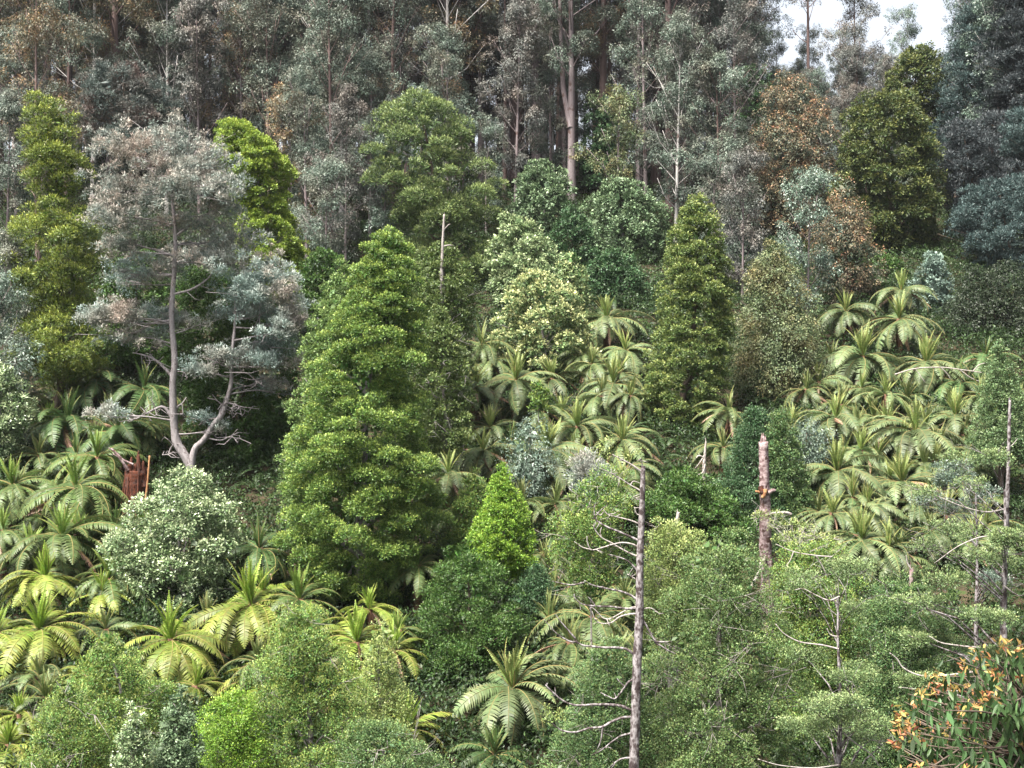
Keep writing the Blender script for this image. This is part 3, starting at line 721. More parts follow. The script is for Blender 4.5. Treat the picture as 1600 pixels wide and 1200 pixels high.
T('sassafras_tree', 'largest bright green cone-shaped tree left of centre', 'tree',
  [(352, 598, 608), (375, 582, 632), (405, 565, 648), (450, 543, 655), (500, 525, 662), (550, 502, 665), (600, 490, 660), (650, 470, 668), (700, 452, 684), (750, 446, 690), (800, 440, 690), (850, 440, 682), (900, 465, 660), (945, 520, 630)],
  58, 'sprig', SASS, GREYBARK, 30, trunk_r=.25, cov=1.25, core=.8, rag=.24, leaf=(4.7, 2.3), pad=0.59)
T('paler_cone_tree', 'paler small cone at the left shoulder of the bright green cone', 'tree',
  [(410, 525, 548), (450, 508, 565), (500, 490, 570), (560, 475, 560), (620, 460, 540), (700, 445, 520), (780, 440, 520), (840, 450, 520)], 63, 'sprig', leaf_mat('leaf_pale_sass', (.075, .13, .035), (.19, .26, .08), hue=.02, val=.4), GREYBARK, 31)
T('deep_green_tree', 'deep green bushy tree behind the forked silver stem', 'tree',
  [(420, 290, 340), (470, 275, 440), (540, 270, 470), (620, 290, 472), (700, 300, 470), (760, 320, 462), (820, 350, 450), (850, 380, 440)], 73, 'sprig', DARK, BARK, 32, pad=0.68)
T('grey_green_shrub', 'round pale grey-green shrub below the silver wattle', 'shrub',
  [(736, 270, 300), (760, 238, 345), (800, 203, 375), (850, 172, 389), (900, 178, 391), (940, 205, 372), (975, 230, 325)], 57.5, 'broad', GSHRUB, GREYBARK, 33, pad=0.50, cov=1.0)
T('light_shrub', 'pale whitish-green shrub cut by the left edge', 'shrub',
  [(578, -30, 32), (620, -50, 50), (670, -50, 50), (715, -50, 46), (750, -40, 30)], 69, 'broad', GSHRUB, GREYBARK, 34, pad=.8)
T('small_cone_tree', 'small neat fresh-green cone tree below the middle ferns', 'tree',
  [(726, 781, 787), (755, 770, 800), (790, 756, 817), (825, 742, 830), (860, 736, 834), (885, 742, 830), (900, 760, 812)], 56, 'sprig', LIMEC, GREYBARK, 35, base_x=774, pad=.3, tuft=.14, leaf=(4.6, 2.3), trunk_r=.11, rag=.18, padcov=1.5, cov=1.3)
T('feathery_tree', 'feathery mid-green sapling left of the small neat cone', 'tree',
  [(735, 735, 750), (780, 715, 768), (830, 700, 772), (880, 690, 770)], 59, 'fine', FINE, GREYBARK, 36, cov=.9)
T('dark_pyramid_tree', 'dark green pyramid tree below the small neat cone', 'tree',
  [(845, 705, 730), (885, 685, 772), (930, 655, 810), (980, 640, 822), (1030, 635, 800), (1075, 640, 765), (1110, 660, 730)], 53, 'sprig', DARK, BARK, 37, pad=.7, leaf=(5, 2.5))
T('dark_pyramid_tree', 'slim dark green tree right of the dark pyramid', 'tree',
  [(880, 822, 848), (920, 806, 862), (965, 795, 868), (1010, 800, 850)], 55, 'fine', DKBLUE, BARK, 38, cov=.9)
T('dark_green_tree', 'dark green tree behind the left side of the broken snag', 'tree',
  [(635, 1172, 1190), (690, 1148, 1215), (740, 1130, 1232), (790, 1100, 1240), (840, 1090, 1240), (880, 1110, 1220)], 65, 'fine', DKBLUE, BARK, 39, pad=.4, cov=1.15, rag=.2)
T('dark_green_tree', 'dark green slim tree behind the right side of the broken snag', 'tree',
  [(640, 1210, 1230), (690, 1198, 1245), (740, 1195, 1258), (800, 1195, 1265), (840, 1205, 1255)], 64, 'fine', FINEB, BARK, 40, pad=.4, cov=1.15, rag=.2)
T('dark_green_tree', 'low deep green thicket between the bare tree and the snag', 'tree',
  [(730, 1040, 1085), (760, 1022, 1130), (800, 1015, 1165), (845, 1025, 1180), (880, 1060, 1160)], 62, 'sprig', DARK, BARK, 41, pad=.9)
T('soft_cone_tree', 'soft green cone sapling at the right edge', 'tree',
  [(530, 1557, 1563), (570, 1545, 1578), (620, 1532, 1592), (670, 1522, 1605), (720, 1518, 1612)], 66, 'fine', leaf_mat('leaf_soft_cone', (.075, .125, .05), (.20, .27, .12), hue=.03, val=.4), BARK, 42, pad=.38, cov=1.2, rag=.2)
T('blue_sprig', 'small blue-grey wattle bush behind the top of the bare tree', 'shrub',
  [(712, 905, 935), (730, 893, 950), (755, 890, 955), (775, 905, 945)], 60, 'feather', SILVER, BARK, 43, pad=.5)
T('sparse_sapling', 'sparse grey-green sapling in front of the middle ferns', 'shrub',
  [(655, 815, 845), (690, 795, 860), (735, 790, 865), (775, 805, 850)], 66, 'gum', GUMS, BARK, 44, pad=.6, cov=.55)
T('thin_sapling', 'tiny round-topped sapling on a thin pale stem under the cream shrub', 'shrub',
  [(600, 835, 850), (615, 828, 857), (640, 832, 853)], 72, 'sprig', SASS, GREYBARK, 45, pad=.4, trunk_r=.05)
T('sparse_sapling', 'leggy grey sapling at the foot of the orange-tipped young eucalypt', 'shrub',
  [(665, 1240, 1280), (700, 1230, 1295), (745, 1235, 1290), (780, 1245, 1275)], 68, 'gum', GUMS, BARK, 46, pad=.6, cov=.7)

# foreground trees whose feet are below the picture
T('fine_leaved_tree', 'fine-leaved green tree with grey twigs at the lower left', 'tree',
  [(985, 152, 166), (1025, 130, 215), (1070, 112, 262), (1120, 105, 275), (1180, 95, 280), (1240, 90, 280)], 41, 'fine', FINE, PALEBARK, 50, bare_twigs=40)
T('fine_leaved_tree', 'fine-leaved green tree closest to the bottom left corner', 'tree',
  [(1058, 96, 112), (1100, 72, 140), (1150, 52, 168), (1200, 40, 180), (1250, 40, 180)], 38, 'fine', FINE, PALEBARK, 51, bare_twigs=36)
T('fine_leaved_tree', 'broad fine-leaved tree in front of the yellow ferns, lower left of centre', 'tree',
  [(945, 440, 500), (985, 425, 525), (1040, 405, 545), (1090, 392, 565), (1150, 380, 590), (1230, 370, 600)], 40, 'fine', FINE, PALEBARK, 52, bare_twigs=30, pad=.75)
T('pale_shrub', 'pale yellow-green wispy shrub beside the lower centre ferns', 'shrub',
  [(975, 582, 605), (1020, 565, 620), (1070, 552, 630), (1120, 550, 645), (1170, 560, 640)], 45, 'fine', FINEY, PALEBARK, 53, cov=.6)
T('pale_shrub', 'small pale leafy shoot with broad leaves at the bottom left', 'shrub',
  [(1105, 200, 212), (1140, 188, 226), (1190, 180, 235), (1240, 175, 240)], 36, 'broad', GSHRUB, PALEBARK, 54, pad=.35, tuft=.14)
T('cool_shrub', 'blue-green upright shoot at the bottom, beside the pale shoot', 'shrub',
  [(1075, 272, 284), (1120, 255, 298), (1170, 245, 308), (1240, 240, 312)], 37, 'broad', SOFT, PALEBARK, 55, pad=.35, tuft=.14)
T('fresh_shrub', 'fresh green soft bush at the bottom between two fine-leaved trees', 'shrub',
  [(1085, 335, 385), (1120, 318, 412), (1165, 305, 420), (1230, 300, 430)], 39, 'fine', LIMEC, PALEBARK, 56)
T('cool_shrub', 'cool green fine bush along the bottom edge under the leaning fern', 'shrub',
  [(1130, 560, 600), (1160, 530, 660), (1200, 510, 700), (1240, 510, 700)], 39, 'fine', FINEB, PALEBARK, 57, bare_twigs=14)
T('cool_shrub', 'cool green fine bush along the bottom edge left of the bare tree', 'shrub',
  [(1000, 925, 975), (1040, 905, 990), (1090, 900, 1000), (1140, 870, 1010), (1190, 840, 1010), (1240, 830, 1010)], 42.5, 'fine', FINEB, PALEBARK, 58, bare_twigs=16)
T('yellowish_tree', 'small open tree with yellowish leaves left of the bare tree', 'tree',
  [(735, 930, 985), (770, 890, 985), (810, 860, 980), (860, 855, 975), (900, 880, 965), (930, 900, 950)], 47, 'fine', FINE, PALEBARK, 59, trunk_r=.05, bare_twigs=30, cov=.5)
T('yellowish_tree', 'lime-yellow leafy bush right behind the bare tree', 'tree',
  [(812, 1030, 1060), (840, 1012, 1095), (880, 1005, 1105), (930, 1005, 1100), (990, 1005, 1090)], 49, 'fine', FINEY, PALEBARK, 60, bare_twigs=14)
T('fine_leaved_tree', 'broad fine-leaved tree filling the lower right of the bare tree', 'tree',
  [(835, 1110, 1160), (880, 1065, 1195), (940, 1030, 1215), (1010, 1010, 1235), (1080, 1005, 1245), (1150, 1000, 1250), (1240, 1000, 1250)], 43, 'fine', FINEM, PALEBARK, 61, bare_twigs=110, cov=.55, pad=.75, base_x=1165)
T('fine_leaved_tree', 'dark backing tree between the pale tiered trees, lower right', 'tree',
  [(900, 1380, 1430), (950, 1350, 1480), (1020, 1330, 1500), (1100, 1320, 1510), (1240, 1320, 1510)], 47, 'fine', FINEB, PALEBARK, 62, pad=.75, bare_twigs=20)
T('fine_leaved_tree', 'green tree below the fern rosette and between the snag and tiered tree', 'tree',
  [(850, 1240, 1300), (890, 1215, 1330), (960, 1200, 1350), (1050, 1210, 1350), (1240, 1210, 1350)], 49, 'fine', FINE, PALEBARK, 63, pad=.75, bare_twigs=20)
T('tiered_tree', 'pale-stemmed tree with flat leafy tiers in the lower right', 'tree', None, 40, 'fine', TIER, LICHEN, 64, base_x=1311, cov=1.1, flat=.45, pad=.5, trunk_r=.12,
  pads_px=[(1310, 885, 55, 16), (1265, 905, 45, 14), (1350, 905, 45, 14), (1290, 930, 60, 14), (1345, 960, 40, 12), (1275, 1040, 45, 16), (1330, 1055, 55, 16), (1290, 1085, 70, 16), (1250, 1130, 55, 16),
           (1340, 1120, 60, 16), (1300, 1160, 80, 18), (1370, 1170, 50, 16), (1300, 1210, 90, 18)], bare_twigs=30)
T('tiered_tree', 'tall pale tree with leafy shelves and a dead leader at the right edge', 'tree', None, 45, 'fine', TIER, LICHEN, 65, base_x=1570, cov=1.1, flat=.42, pad=.5, trunk_r=.15,
  pads_px=[(1510, 722, 42, 12), (1565, 715, 35, 12), (1450, 770, 35, 10), (1530, 760, 35, 10), (1500, 835, 60, 16), (1570, 835, 55, 18), (1455, 855, 35, 12), (1540, 870, 60, 14), (1590, 885, 40, 14), (1480, 905, 50, 14),
           (1440, 945, 50, 14), (1530, 955, 50, 14), (1580, 930, 40, 12), (1420, 1000, 40, 14), (1480, 1010, 60, 14), (1550, 1020, 50, 14), (1440, 1060, 50, 16)], bare_twigs=40)
T('tiered_tree', 'thin pale tree with a wispy grey-green crown left of the dead leader', 'tree', None, 50, 'fine', GUMS, LICHEN, 66, base_x=1526, flat=.6, pad=.6, trunk_r=.10,
  pads_px=[(1490, 745, 40, 22), (1540, 780, 35, 20), (1470, 790, 35, 16), (1500, 800, 40, 16), (1530, 900, 40, 16)], bare_twigs=30)
T('snag_side_tree', 'small yellow-green tier of leaves on the right of the broken snag', 'tree', None, 52, 'fine', FINEY, PALEBARK, 67, base_x=1250, flat=.45, pad=.5, trunk_r=.07,
  pads_px=[(1215, 815, 35, 10), (1250, 828, 40, 12), (1280, 840, 30, 10), (1235, 840, 40, 10)], bare_twigs=24)
# ------------------------------------------------------------------ single trees, dead wood
def px_line(pts, d, n=None, bow=0.0, dy=None):
    q = np.array([at(p[0], p[1], d + (p[2] if len(p) > 2 else 0)) for p in pts])
    return spline(q, n or 4 * len(pts))

def silver_wattle():
    d = 68.0; rng = np.random.default_rng(31)
    bx = (300 - 800) / F * d
    base = np.array((bx, d, float(ground(bx, d))))
    root = thing('silver_wattle', 'silver-blue wattle with pinkish top and forked bare grey trunk', 'tree', base)
    px = F / d
    main = px_line([(302, 790), (300, 740), (291, 716), (276, 690), (271, 650), (270, 600), (273, 560), (268, 500), (271, 440), (274, 380), (270, 320), (262, 270)], d, 44)
    link('trunk', MB().tube(main, np.linspace(8.2, 2.0, 44) / px, 12, .06, rng).mesh('trunk', GREYBARK, base), root)
    fk = px_line([(299, 728), (304, 702), (318, 688), (333, 664), (347, 648), (354, 625), (361, 600), (362, 560), (366, 520), (368, 480), (364, 450)], d, 40)
    link('trunk_fork', MB().tube(fk, np.linspace(5.4, 1.5, 40) / px, 10, .06, rng).mesh('trunk_fork', GREYBARK, base), root)
    mb = MB()
    def br(pts, r0=3.0, r1=.7, tw=6, sc=1.0):
        q = px_line(pts, d, 14); mb.tube(q, np.linspace(r0, r1, 14) / px, 5, .05, rng)
        for i in range(tw):
            a = q[int(3 + rng.integers(11))]; e = a + rng.standard_normal(3) * np.array((.5, .4, .4)) * sc
            m = (a + e) / 2 + .15 * rng.standard_normal(3); mb.tube([a, m, e, e + .2 * rng.standard_normal(3)], np.array((.9, .7, .5, .3)) / px, 4)
    br([(271, 592), (258, 576), (240, 561), (222, 554), (207, 551)], 3, .8, 10)
    br([(270, 655), (256, 636), (240, 640), (222, 650), (200, 660)], 2.8, .8, 12)
    br([(277, 690), (268, 698), (262, 712)], 1.6, .6, 8, .7)
    br([(272, 640), (284, 632), (286, 650)], 1.4, .6, 3, .6)
    br([(272, 580), (288, 582), (292, 592)], 1.2, .5, 3, .6)
    br([(322, 684), (345, 688), (362, 682), (372, 694)], 1.4, .6, 8)
    br([(338, 660), (348, 632), (340, 640)], 1.6, .6, 8)
    br([(354, 630), (372, 634), (378, 650)], 1.2, .5, 9)
    br([(362, 582), (385, 583), (400, 595), (415, 605)], 1.4, .6, 8)
    br([(367, 500), (390, 497), (410, 490)], 1.6, .6, 5)
    br([(271, 460), (300, 452), (325, 435), (335, 420)], 2.4, .8, 6)
    br([(269, 500), (240, 505), (210, 520), (180, 515)], 2.4, .8, 8)
    br([(272, 400), (240, 390), (205, 380)], 2.2, .7, 5)
    br([(273, 370), (300, 350), (330, 330)], 2.2, .7, 5)
    br([(266, 300), (240, 270), (215, 250)], 2, .7, 5)
    br([(266, 300), (290, 270), (310, 250)], 2, .7, 5)
    br([(364, 450), (385, 430), (405, 425)], 2, .7, 4)
    br([(270, 430), (225, 430), (190, 425)], 2, .7, 5)
    pp = [(205, 245, 38, 30), (245, 222, 45, 26), (300, 235, 42, 28), (330, 262, 38, 30), (352, 295, 26, 24), (270, 265, 48, 26), (225, 290, 45, 28), (190, 300, 28, 26), (300, 300, 48, 26), (345, 325, 30, 18),
          (195, 345, 36, 26), (240, 340, 44, 24), (300, 345, 44, 22), (345, 368, 45, 20), (375, 390, 28, 18), (300, 378, 45, 18), (235, 380, 40, 22), (190, 388, 28, 20), (215, 425, 46, 20), (185, 432, 28, 16),
          (255, 420, 26, 16), (330, 410, 36, 14), (400, 432, 46, 26), (436, 452, 32, 26), (385, 462, 34, 22), (420, 485, 46, 20), (460, 500, 24, 24), (372, 490, 38, 14), (445, 520, 34, 14), (415, 545, 46, 16),
          (340, 560, 34, 15), (322, 578, 24, 10), (370, 560, 24, 12), (430, 570, 34, 14), (400, 600, 34, 10), (425, 610, 18, 9), (165, 490, 26, 18), (195, 500, 38, 20), (238, 492, 36, 17), (262, 505, 24, 12),
          (150, 500, 20, 12), (190, 530, 34, 11), (240, 525, 26, 10), (300, 505, 30, 10), (182, 648, 26, 11), (315, 655, 22, 11), (338, 668, 16, 7)]
    pads, rad = [], []
    stems = np.vstack([main[12:], fk[12:]])
    for x, y, rx, ry in pp:
        c = at(x, y, d); dy = rng.normal() * 1.5 * (1 if y < 420 else .6)
        if abs(x - 271) < rx + 6 and y > 300: dy = .5 + abs(dy)
        rx *= 1.1; ry *= .95 if y < 400 else 1.15
        for _ in range(max(7, int(rx * ry / 24))):
            q = rng.standard_normal(3) * .62
            s = (.11 + .24 * rng.random()) * min(1, ry / 14 + .25)
            pads.append(c + q * np.array((rx / px - s * .6, 0.8 * rx / px, max(ry / px - s * .5, .03))) + (0, dy, 0)); rad.append(s)
        e = c + (0, dy, -.1); dd = np.linalg.norm((stems - e) * (1, 1, 1.3), axis=1) + np.where(stems[:, 2] > e[2], 3, 0); a = stems[int(dd.argmin())]
        m = (a + e) / 2 + .18 * rng.standard_normal(3)
        mb.tube(spline([a, m, e], 9), np.linspace(1.5, .5, 9) / px, 4)
        for _ in range(6):
            t_ = m + (e - m) * rng.random(); f = e + rng.standard_normal(3) * np.array((rx, rx, ry)) / px * .7
            mb.tube([t_, (t_ + f) / 2 + .1 * rng.standard_normal(3), f], np.array((.7, .5, .3)) / px, 3)
    link('branches', mb.mesh('branches', GREYBARK, base), root)
    L, W = 8.0 / px, 1.5 / px
    pads, rad = np.array(pads), np.array(rad); top = pads[:, 2] > at(0, 405, d)[2]
    for sel, m_ in ((top, SILVERP), (~top, SILVER)):
        Q, tip, rnd = leaves(rng, pads[sel], rad[sel], (L * .85, W * 1.15), .92, .22, 28, .65, .8, 0, -.5, .8, True, 1.0, d, .75)
        o = link('crown', quad_mesh('crown', Q - base, m_, tip, rnd), root)
        o['label'] = 'pinkish upper crown' if m_ is SILVERP else 'blue-grey lower foliage'
silver_wattle()

def bare_tree():
    d = 41.0; rng = np.random.default_rng(41); px = F / d
    bx = (988 - 800) / F * d; base = np.array((bx, d, float(ground(bx, d))))
    root = thing('bare_tree', 'leafless lichen-spotted pale trunk with upswept bare branches, lower right of centre', 'dead tree', base)
    y0 = 600 - base[2] * px
    main = px_line([(986, y0 + 10), (989, 1250), (992, 1150), (995, 1050), (999, 960), (1000, 880), (1003, 800), (1005, 728)], d, 60)
    rad = np.interp(np.linspace(0, 1, 60), [0, .3, .55, .8, 1], [8.6, 7.6, 6.6, 5.2, 3.6]) / px
    link('trunk', MB().tube(main, rad, 14, .05, rng).mesh('trunk', LICHEN, base), root)
    def branch(pts, r0=2.6, r1=.9, subs=(), leaf=None):
        mb = MB(); q = px_line(pts, d, 5 * len(pts)); mb.tube(q, np.linspace(r0, r1, len(q)) * .78 / px, 6, .07, rng)
        for s in subs:
            q2 = px_line(s, d, 4 * len(s)); mb.tube(q2, np.linspace(r1 * 1.4, .5, len(q2)) / px, 5, .06, rng)
        for i in range(3):
            a = q[int(len(q) * .5 + rng.integers(int(len(q) * .5)))]; e = a + rng.standard_normal(3) * .12
            mb.tube([a, (a + e) / 2 + .02 * rng.standard_normal(3), e], np.array((.8, .6, .4)) / px, 4)
        o = link('branch', mb.mesh('branch', LICHEN if r0 > 2.2 else PALEBARK, base), root)
        if leaf:
            pads = np.array([at(x, y, d) + (0, .2 * rng.standard_normal(), 0) for x, y, r in leaf]); rr = np.array([r for x, y, r in leaf]) / px
            Q, tip, rnd = leaves(rng, pads, rr, (5.5 / px, 2.8 / px), .5, .13, 9, .8, .5, 0, -.7, .9)
            link('foliage', quad_mesh('foliage', Q - base, leaf[0][2] > 0 and FINEY, tip, rnd), o)
    branch([(1004, 738), (985, 725), (968, 716), (957, 710)], 2.2, .9, leaf=[(945, 697, 9), (935, 708, 8), (955, 712, 8), (940, 718, 7), (950, 690, 6)])
    branch([(1003, 768), (985, 758), (965, 745), (937, 731)], 1.9, .8, [((985, 758), (990, 752), (1000, 755))])
    branch([(1004, 735), (1003, 722), (1001, 715)], 1.6, .8, leaf=[(998, 712, 6), (1004, 706, 5), (990, 718, 4)])
    branch([(1004, 780), (995, 780), (990, 776)], 1.6, .8)
    branch([(1003, 805), (995, 803), (991, 792)], 1.5, .7)
    branch([(1002, 820), (985, 813), (965, 808), (950, 804), (943, 796)], 2.0, .8, [((943, 800), (938, 805), (932, 800))])
    branch([(1001, 847), (990, 841), (970, 832), (950, 824), (933, 814), (929, 805), (929, 790)], 3.0, 1.0, [((931, 806), (940, 796), (948, 790))])
    branch([(1000, 857), (990, 851), (975, 848), (960, 850), (940, 856), (924, 859), (918, 848), (917, 838)], 2.2, .9, [((924, 859), (910, 855), (897, 846))])
    branch([(998, 870), (985, 865), (970, 857), (955, 848), (940, 840), (930, 828), (927, 820)], 2.2, .8, [((940, 840), (938, 832), (940, 824))])
    branch([(997, 893), (990, 885), (980, 876), (968, 871), (950, 866)], 2.4, .9)
    branch([(997, 908), (990, 903), (980, 897)], 1.8, .9)
    branch([(995, 937), (985, 930), (970, 924), (950, 920), (925, 914), (913, 907)], 3.0, 1.2, [((913, 910), (895, 914), (880, 912), (863, 908))])
    branch([(996, 950), (980, 951), (955, 948), (930, 947), (910, 944), (899, 935), (897, 928)], 2.4, .9, [((930, 947), (924, 938), (918, 932))])
    branch([(996, 948), (985, 950), (970, 958), (955, 966), (943, 966), (932, 955), (924, 948)], 1.9, .8)
    branch([(995, 959), (982, 960), (968, 964), (955, 973), (940, 974), (930, 968), (925, 955)], 2.2, .8)
    branch([(991, 1023), (980, 1015), (965, 1012), (945, 1012), (925, 1010), (910, 1008), (902, 1003), (898, 995)], 3.1, 1.2,
           [((899, 998), (888, 985), (875, 970), (868, 960)), ((902, 1003), (890, 1002), (870, 990), (850, 968))])
    branch([(989, 1062), (982, 1066), (975, 1075), (968, 1085), (960, 1092), (950, 1088), (938, 1082)], 2.8, .9, [((975, 1072), (968, 1065), (964, 1060))])
    branch([(987, 1110), (970, 1103), (950, 1101), (925, 1101), (900, 1102), (880, 1095), (862, 1080), (852, 1070)], 3.4, 1.4)
    branch([(986, 1120), (970, 1122), (955, 1128), (940, 1136), (920, 1138), (900, 1144), (880, 1142), (868, 1135), (862, 1128)], 3.2, 1.3,
           [((942, 1136), (940, 1152), (936, 1165), (930, 1176))], [(858, 1122, 9), (868, 1115, 8), (850, 1112, 8), (880, 1120, 7)])
    branch([(985, 1146), (970, 1150), (955, 1160), (940, 1172), (924, 1180)], 2.4, .9)
    branch([(985, 1184), (970, 1186), (958, 1194), (945, 1205)], 2.4, .9)
    branch([(1002, 966), (1010, 978), (1018, 992), (1024, 1004)], 2.6, 1.4, [((1024, 1003), (1036, 1003), (1050, 1002)), ((1024, 1004), (1040, 1014), (1056, 1022))])
    branch([(1002, 952), (1015, 950), (1024, 954), (1030, 960)], 1.4, .6)
bare_tree()

def snag(name, label, pts, d, w0, w1, mat, seed, sides=14, jag=10, stubs=(), base_ground=True):
    rng = np.random.default_rng(seed); px = F / d
    bx = (pts[0][0] - 800) / F * d; base = np.array((bx, d, float(ground(bx, d))))
    root = thing(name, label, 'dead tree', base)
    full = ([(pts[0][0], 600 - (base[2] - .4) * px)] if base_ground else []) + list(pts)
    q = px_line(full, d, 50); mb = MB(); rad = np.linspace(w0, w1, 50) / 2 / px
    mb.tube(q, rad, sides, .04 if mat is ROTRED else .09, rng)
    if mat is ROTRED:                                        # shaggy upright fibres of the rotten shell
        for i in range(34):
            a = rng.random() * 6.28; k0 = int(rng.integers(8, 30)); k1 = min(49, k0 + 12 + int(rng.integers(14)))
            o = np.array((math.cos(a), math.sin(a), 0)) * (rad[k0] + .01)
            mb.tube([q[k0] + o, (q[k0] + q[k1]) / 2 + o * 1.06 + .02 * rng.standard_normal(3), q[k1] + o * .95 + (0, 0, .15 * rng.random())], [.03, .045, .012], 5)
    tp = q[-1]
    for i in range(jag):                                     # splintered top
        a = rng.random() * 6.28; o = np.array((math.cos(a), math.sin(a), 0)) * rad[-1] * .65
        h = (2 + (13 if mat is SNAGWOOD else 6) * rng.random() ** 1.5) / px
        mb.tube([tp + o - (0, 0, 4 / px), tp + o + (0, 0, h * .4), tp + o * 1.05 + (0, 0, h)], np.array((.30, .2, .04)) * rad[-1] * 1.2, 5)
    link('trunk', mb.mesh('trunk', mat, base), root)
    for s, r0, r1, m in stubs:
        k = px_line(s, d, 4 * len(s)); link('broken_branch', MB().tube(k, np.linspace(r0, r1, len(k)) / px, 7, .1, rng).mesh('broken_branch', m, base), root)
    return root
snag('broken_snag', 'thick broken grey-pink snag with a torn orange collar halfway up', [(1205, 1040), (1199, 940), (1196, 850), (1195, 770), (1193, 690)], 54, 25, 14, SNAGWOOD, 3,
     stubs=[([(1188, 770, -.2), (1182, 768, -.3), (1180, 768, -.3)], 2.5, 1.2, ORANGEWOOD), ([(1200, 770, -.2), (1208, 766, -.2), (1211, 767, -.2)], 3.5, 2.2, SNAGWOOD),
            ([(1195, 765, -.22), (1194, 772, -.27), (1191, 778, -.28)], 5, 2.5, ORANGEWOOD), ([(1188, 760, -.2), (1190, 768, -.25), (1196, 774, -.25)], 4, 4, ROTRED),
            ([(1199, 803, -.1), (1215, 802, -.2), (1228, 801, -.2), (1237, 804, -.2)], 2.4, 2.2, PALEBARK),
            ([(1198, 870, -.3), (1190, 880, -.4), (1187, 892, -.4), (1178, 910, -.5), (1165, 932, -.6)], 3.2, 2, DEADWOOD), ([(1198, 868, -.3), (1204, 882, -.35), (1204, 890, -.3)], 5, 3, SNAGWOOD)])
snag('broken_snag', 'short pointed pale stub in the lime-yellow bush', [(1056, 860), (1056, 830), (1060, 800)], 50, 9, 5, DEADWOOD, 4, jag=3,
     stubs=[([(1054, 835), (1042, 834), (1030, 836)], 1.4, .8, PALEBARK), ([(1054, 858), (1046, 866), (1042, 880)], 1.4, .8, PALEBARK)])
snag('broken_snag', 'slim reddish broken stem in front of the dark backing tree', [(1424, 1000), (1423, 950), (1424, 890)], 48, 9, 6, SNAGWOOD, 5, jag=5,
     stubs=[([(1426, 942), (1436, 938), (1452, 941)], 2.4, 1.6, DEADWOOD), ([(1424, 890), (1418, 880), (1416, 868)], 1.5, .8, PALEBARK), ([(1424, 946), (1440, 948), (1448, 936)], 1.8, 1, DEADWOOD)])
snag('dead_leader', 'thin spotted dead pole above the shelves of the right-hand tiered tree', [(1568, 960), (1572, 850), (1575, 740), (1578, 625)], 46, 12, 4, LICHEN, 6, jag=2,
     stubs=[([(1572, 700), (1582, 695), (1590, 685)], 1, .5, PALEBARK), ([(1574, 795), (1540, 800), (1500, 790), (1465, 775)], 1.5, .6, PALEBARK)])
st = snag('rotten_stump', 'shattered red rotten stump with splinters beside the upper left ferns', [(212, 830), (212, 780), (213, 735)], 64.5, 40, 34, ROTRED, 7, jag=9,
     stubs=[([(200, 735, -.4), (188, 716, -.5), (176, 703, -.5), (170, 700, -.5)], 3, 1.0, SNAGWOOD), ([(208, 726, -.5), (192, 718, -.5), (176, 709, -.5)], 2, .7, SNAGWOOD)] +
           [([(212 + a * 15, 760, -.3 * b), (212 + a * 13, 725 - c * .5, -.3 * b), (213 + a * 12, 712 - c, -.28 * b)], 5.5, 1.0, ROTRED) for a, b, c in ((-1, 0, -14), (-.6, 1, -2), (-.1, 1.2, -12), (.35, 1, 2), (.9, .6, -8), (.3, -1, 8), (-.5, -1, -6))])
snag('thin_pole', 'thin straight pale stick leaning beside the red rotten stump', [(226, 800), (230, 760), (234, 712)], 63, 3.6, 2.8, ORANGEWOOD, 8, jag=0)
snag('dead_spike', 'bleached splintered spike left of the dark thicket by the snag', [(1100, 740), (1101, 715), (1103, 690)], 66, 8, 2.5, DEADWOOD, 9, jag=3,
     stubs=[([(1100, 715, -.2), (1092, 712, -.3), (1088, 716, -.3)], 1.6, .8, DEADWOOD), ([(1100, 712, -.2), (1094, 722, -.3), (1086, 732, -.3)], 1.4, .6, DEADWOOD), ([(1102, 725, -.2), (1098, 738, -.3), (1090, 742, -.3)], 1.4, .6, DEADWOOD)])
snag('dead_spike', 'pale dead spike standing above the dull olive tree', [(690, 460), (691, 400), (694, 335)], 71, 7, 3, PALEBARK, 10, jag=1,
     stubs=[([(692, 385), (702, 383), (708, 384)], 1.2, .6, PALEBARK), ([(693, 360), (700, 352), (704, 350)], 1, .5, PALEBARK)])
snag('red_stub', 'short reddish stub under the fallen pale limb among the right ferns', [(1462, 620), (1457, 600), (1453, 580)], 79, 13, 5, ORANGEWOOD, 11, jag=3)

def fallen_limb():
    d = 77.0; rng = np.random.default_rng(12); px = F / d
    pts = [(1398, 585), (1430, 576), (1470, 574), (1505, 578), (1540, 583)]
    q = px_line(pts, d, 24); base = q[0]
    root = thing('fallen_limb', 'long pale fallen limb lying across the right-hand ferns', 'log', base)
    link('trunk', MB().tube(q, np.linspace(1.1, .7, 24) / px, 7, .08, rng).mesh('trunk', DEADWOOD, base), root)
    for s in ([(1470, 574), (1480, 584), (1486, 594)], [(1430, 576), (1440, 590), (1446, 598)], [(1500, 578), (1520, 592), (1545, 600)], [(1520, 580), (1530, 570), (1545, 566)]):
        k = px_line(s, d, 8); link('branch', MB().tube(k, np.linspace(.8, .4, 8) / px, 5).mesh('branch', DEADWOOD, base), root)
fallen_limb()

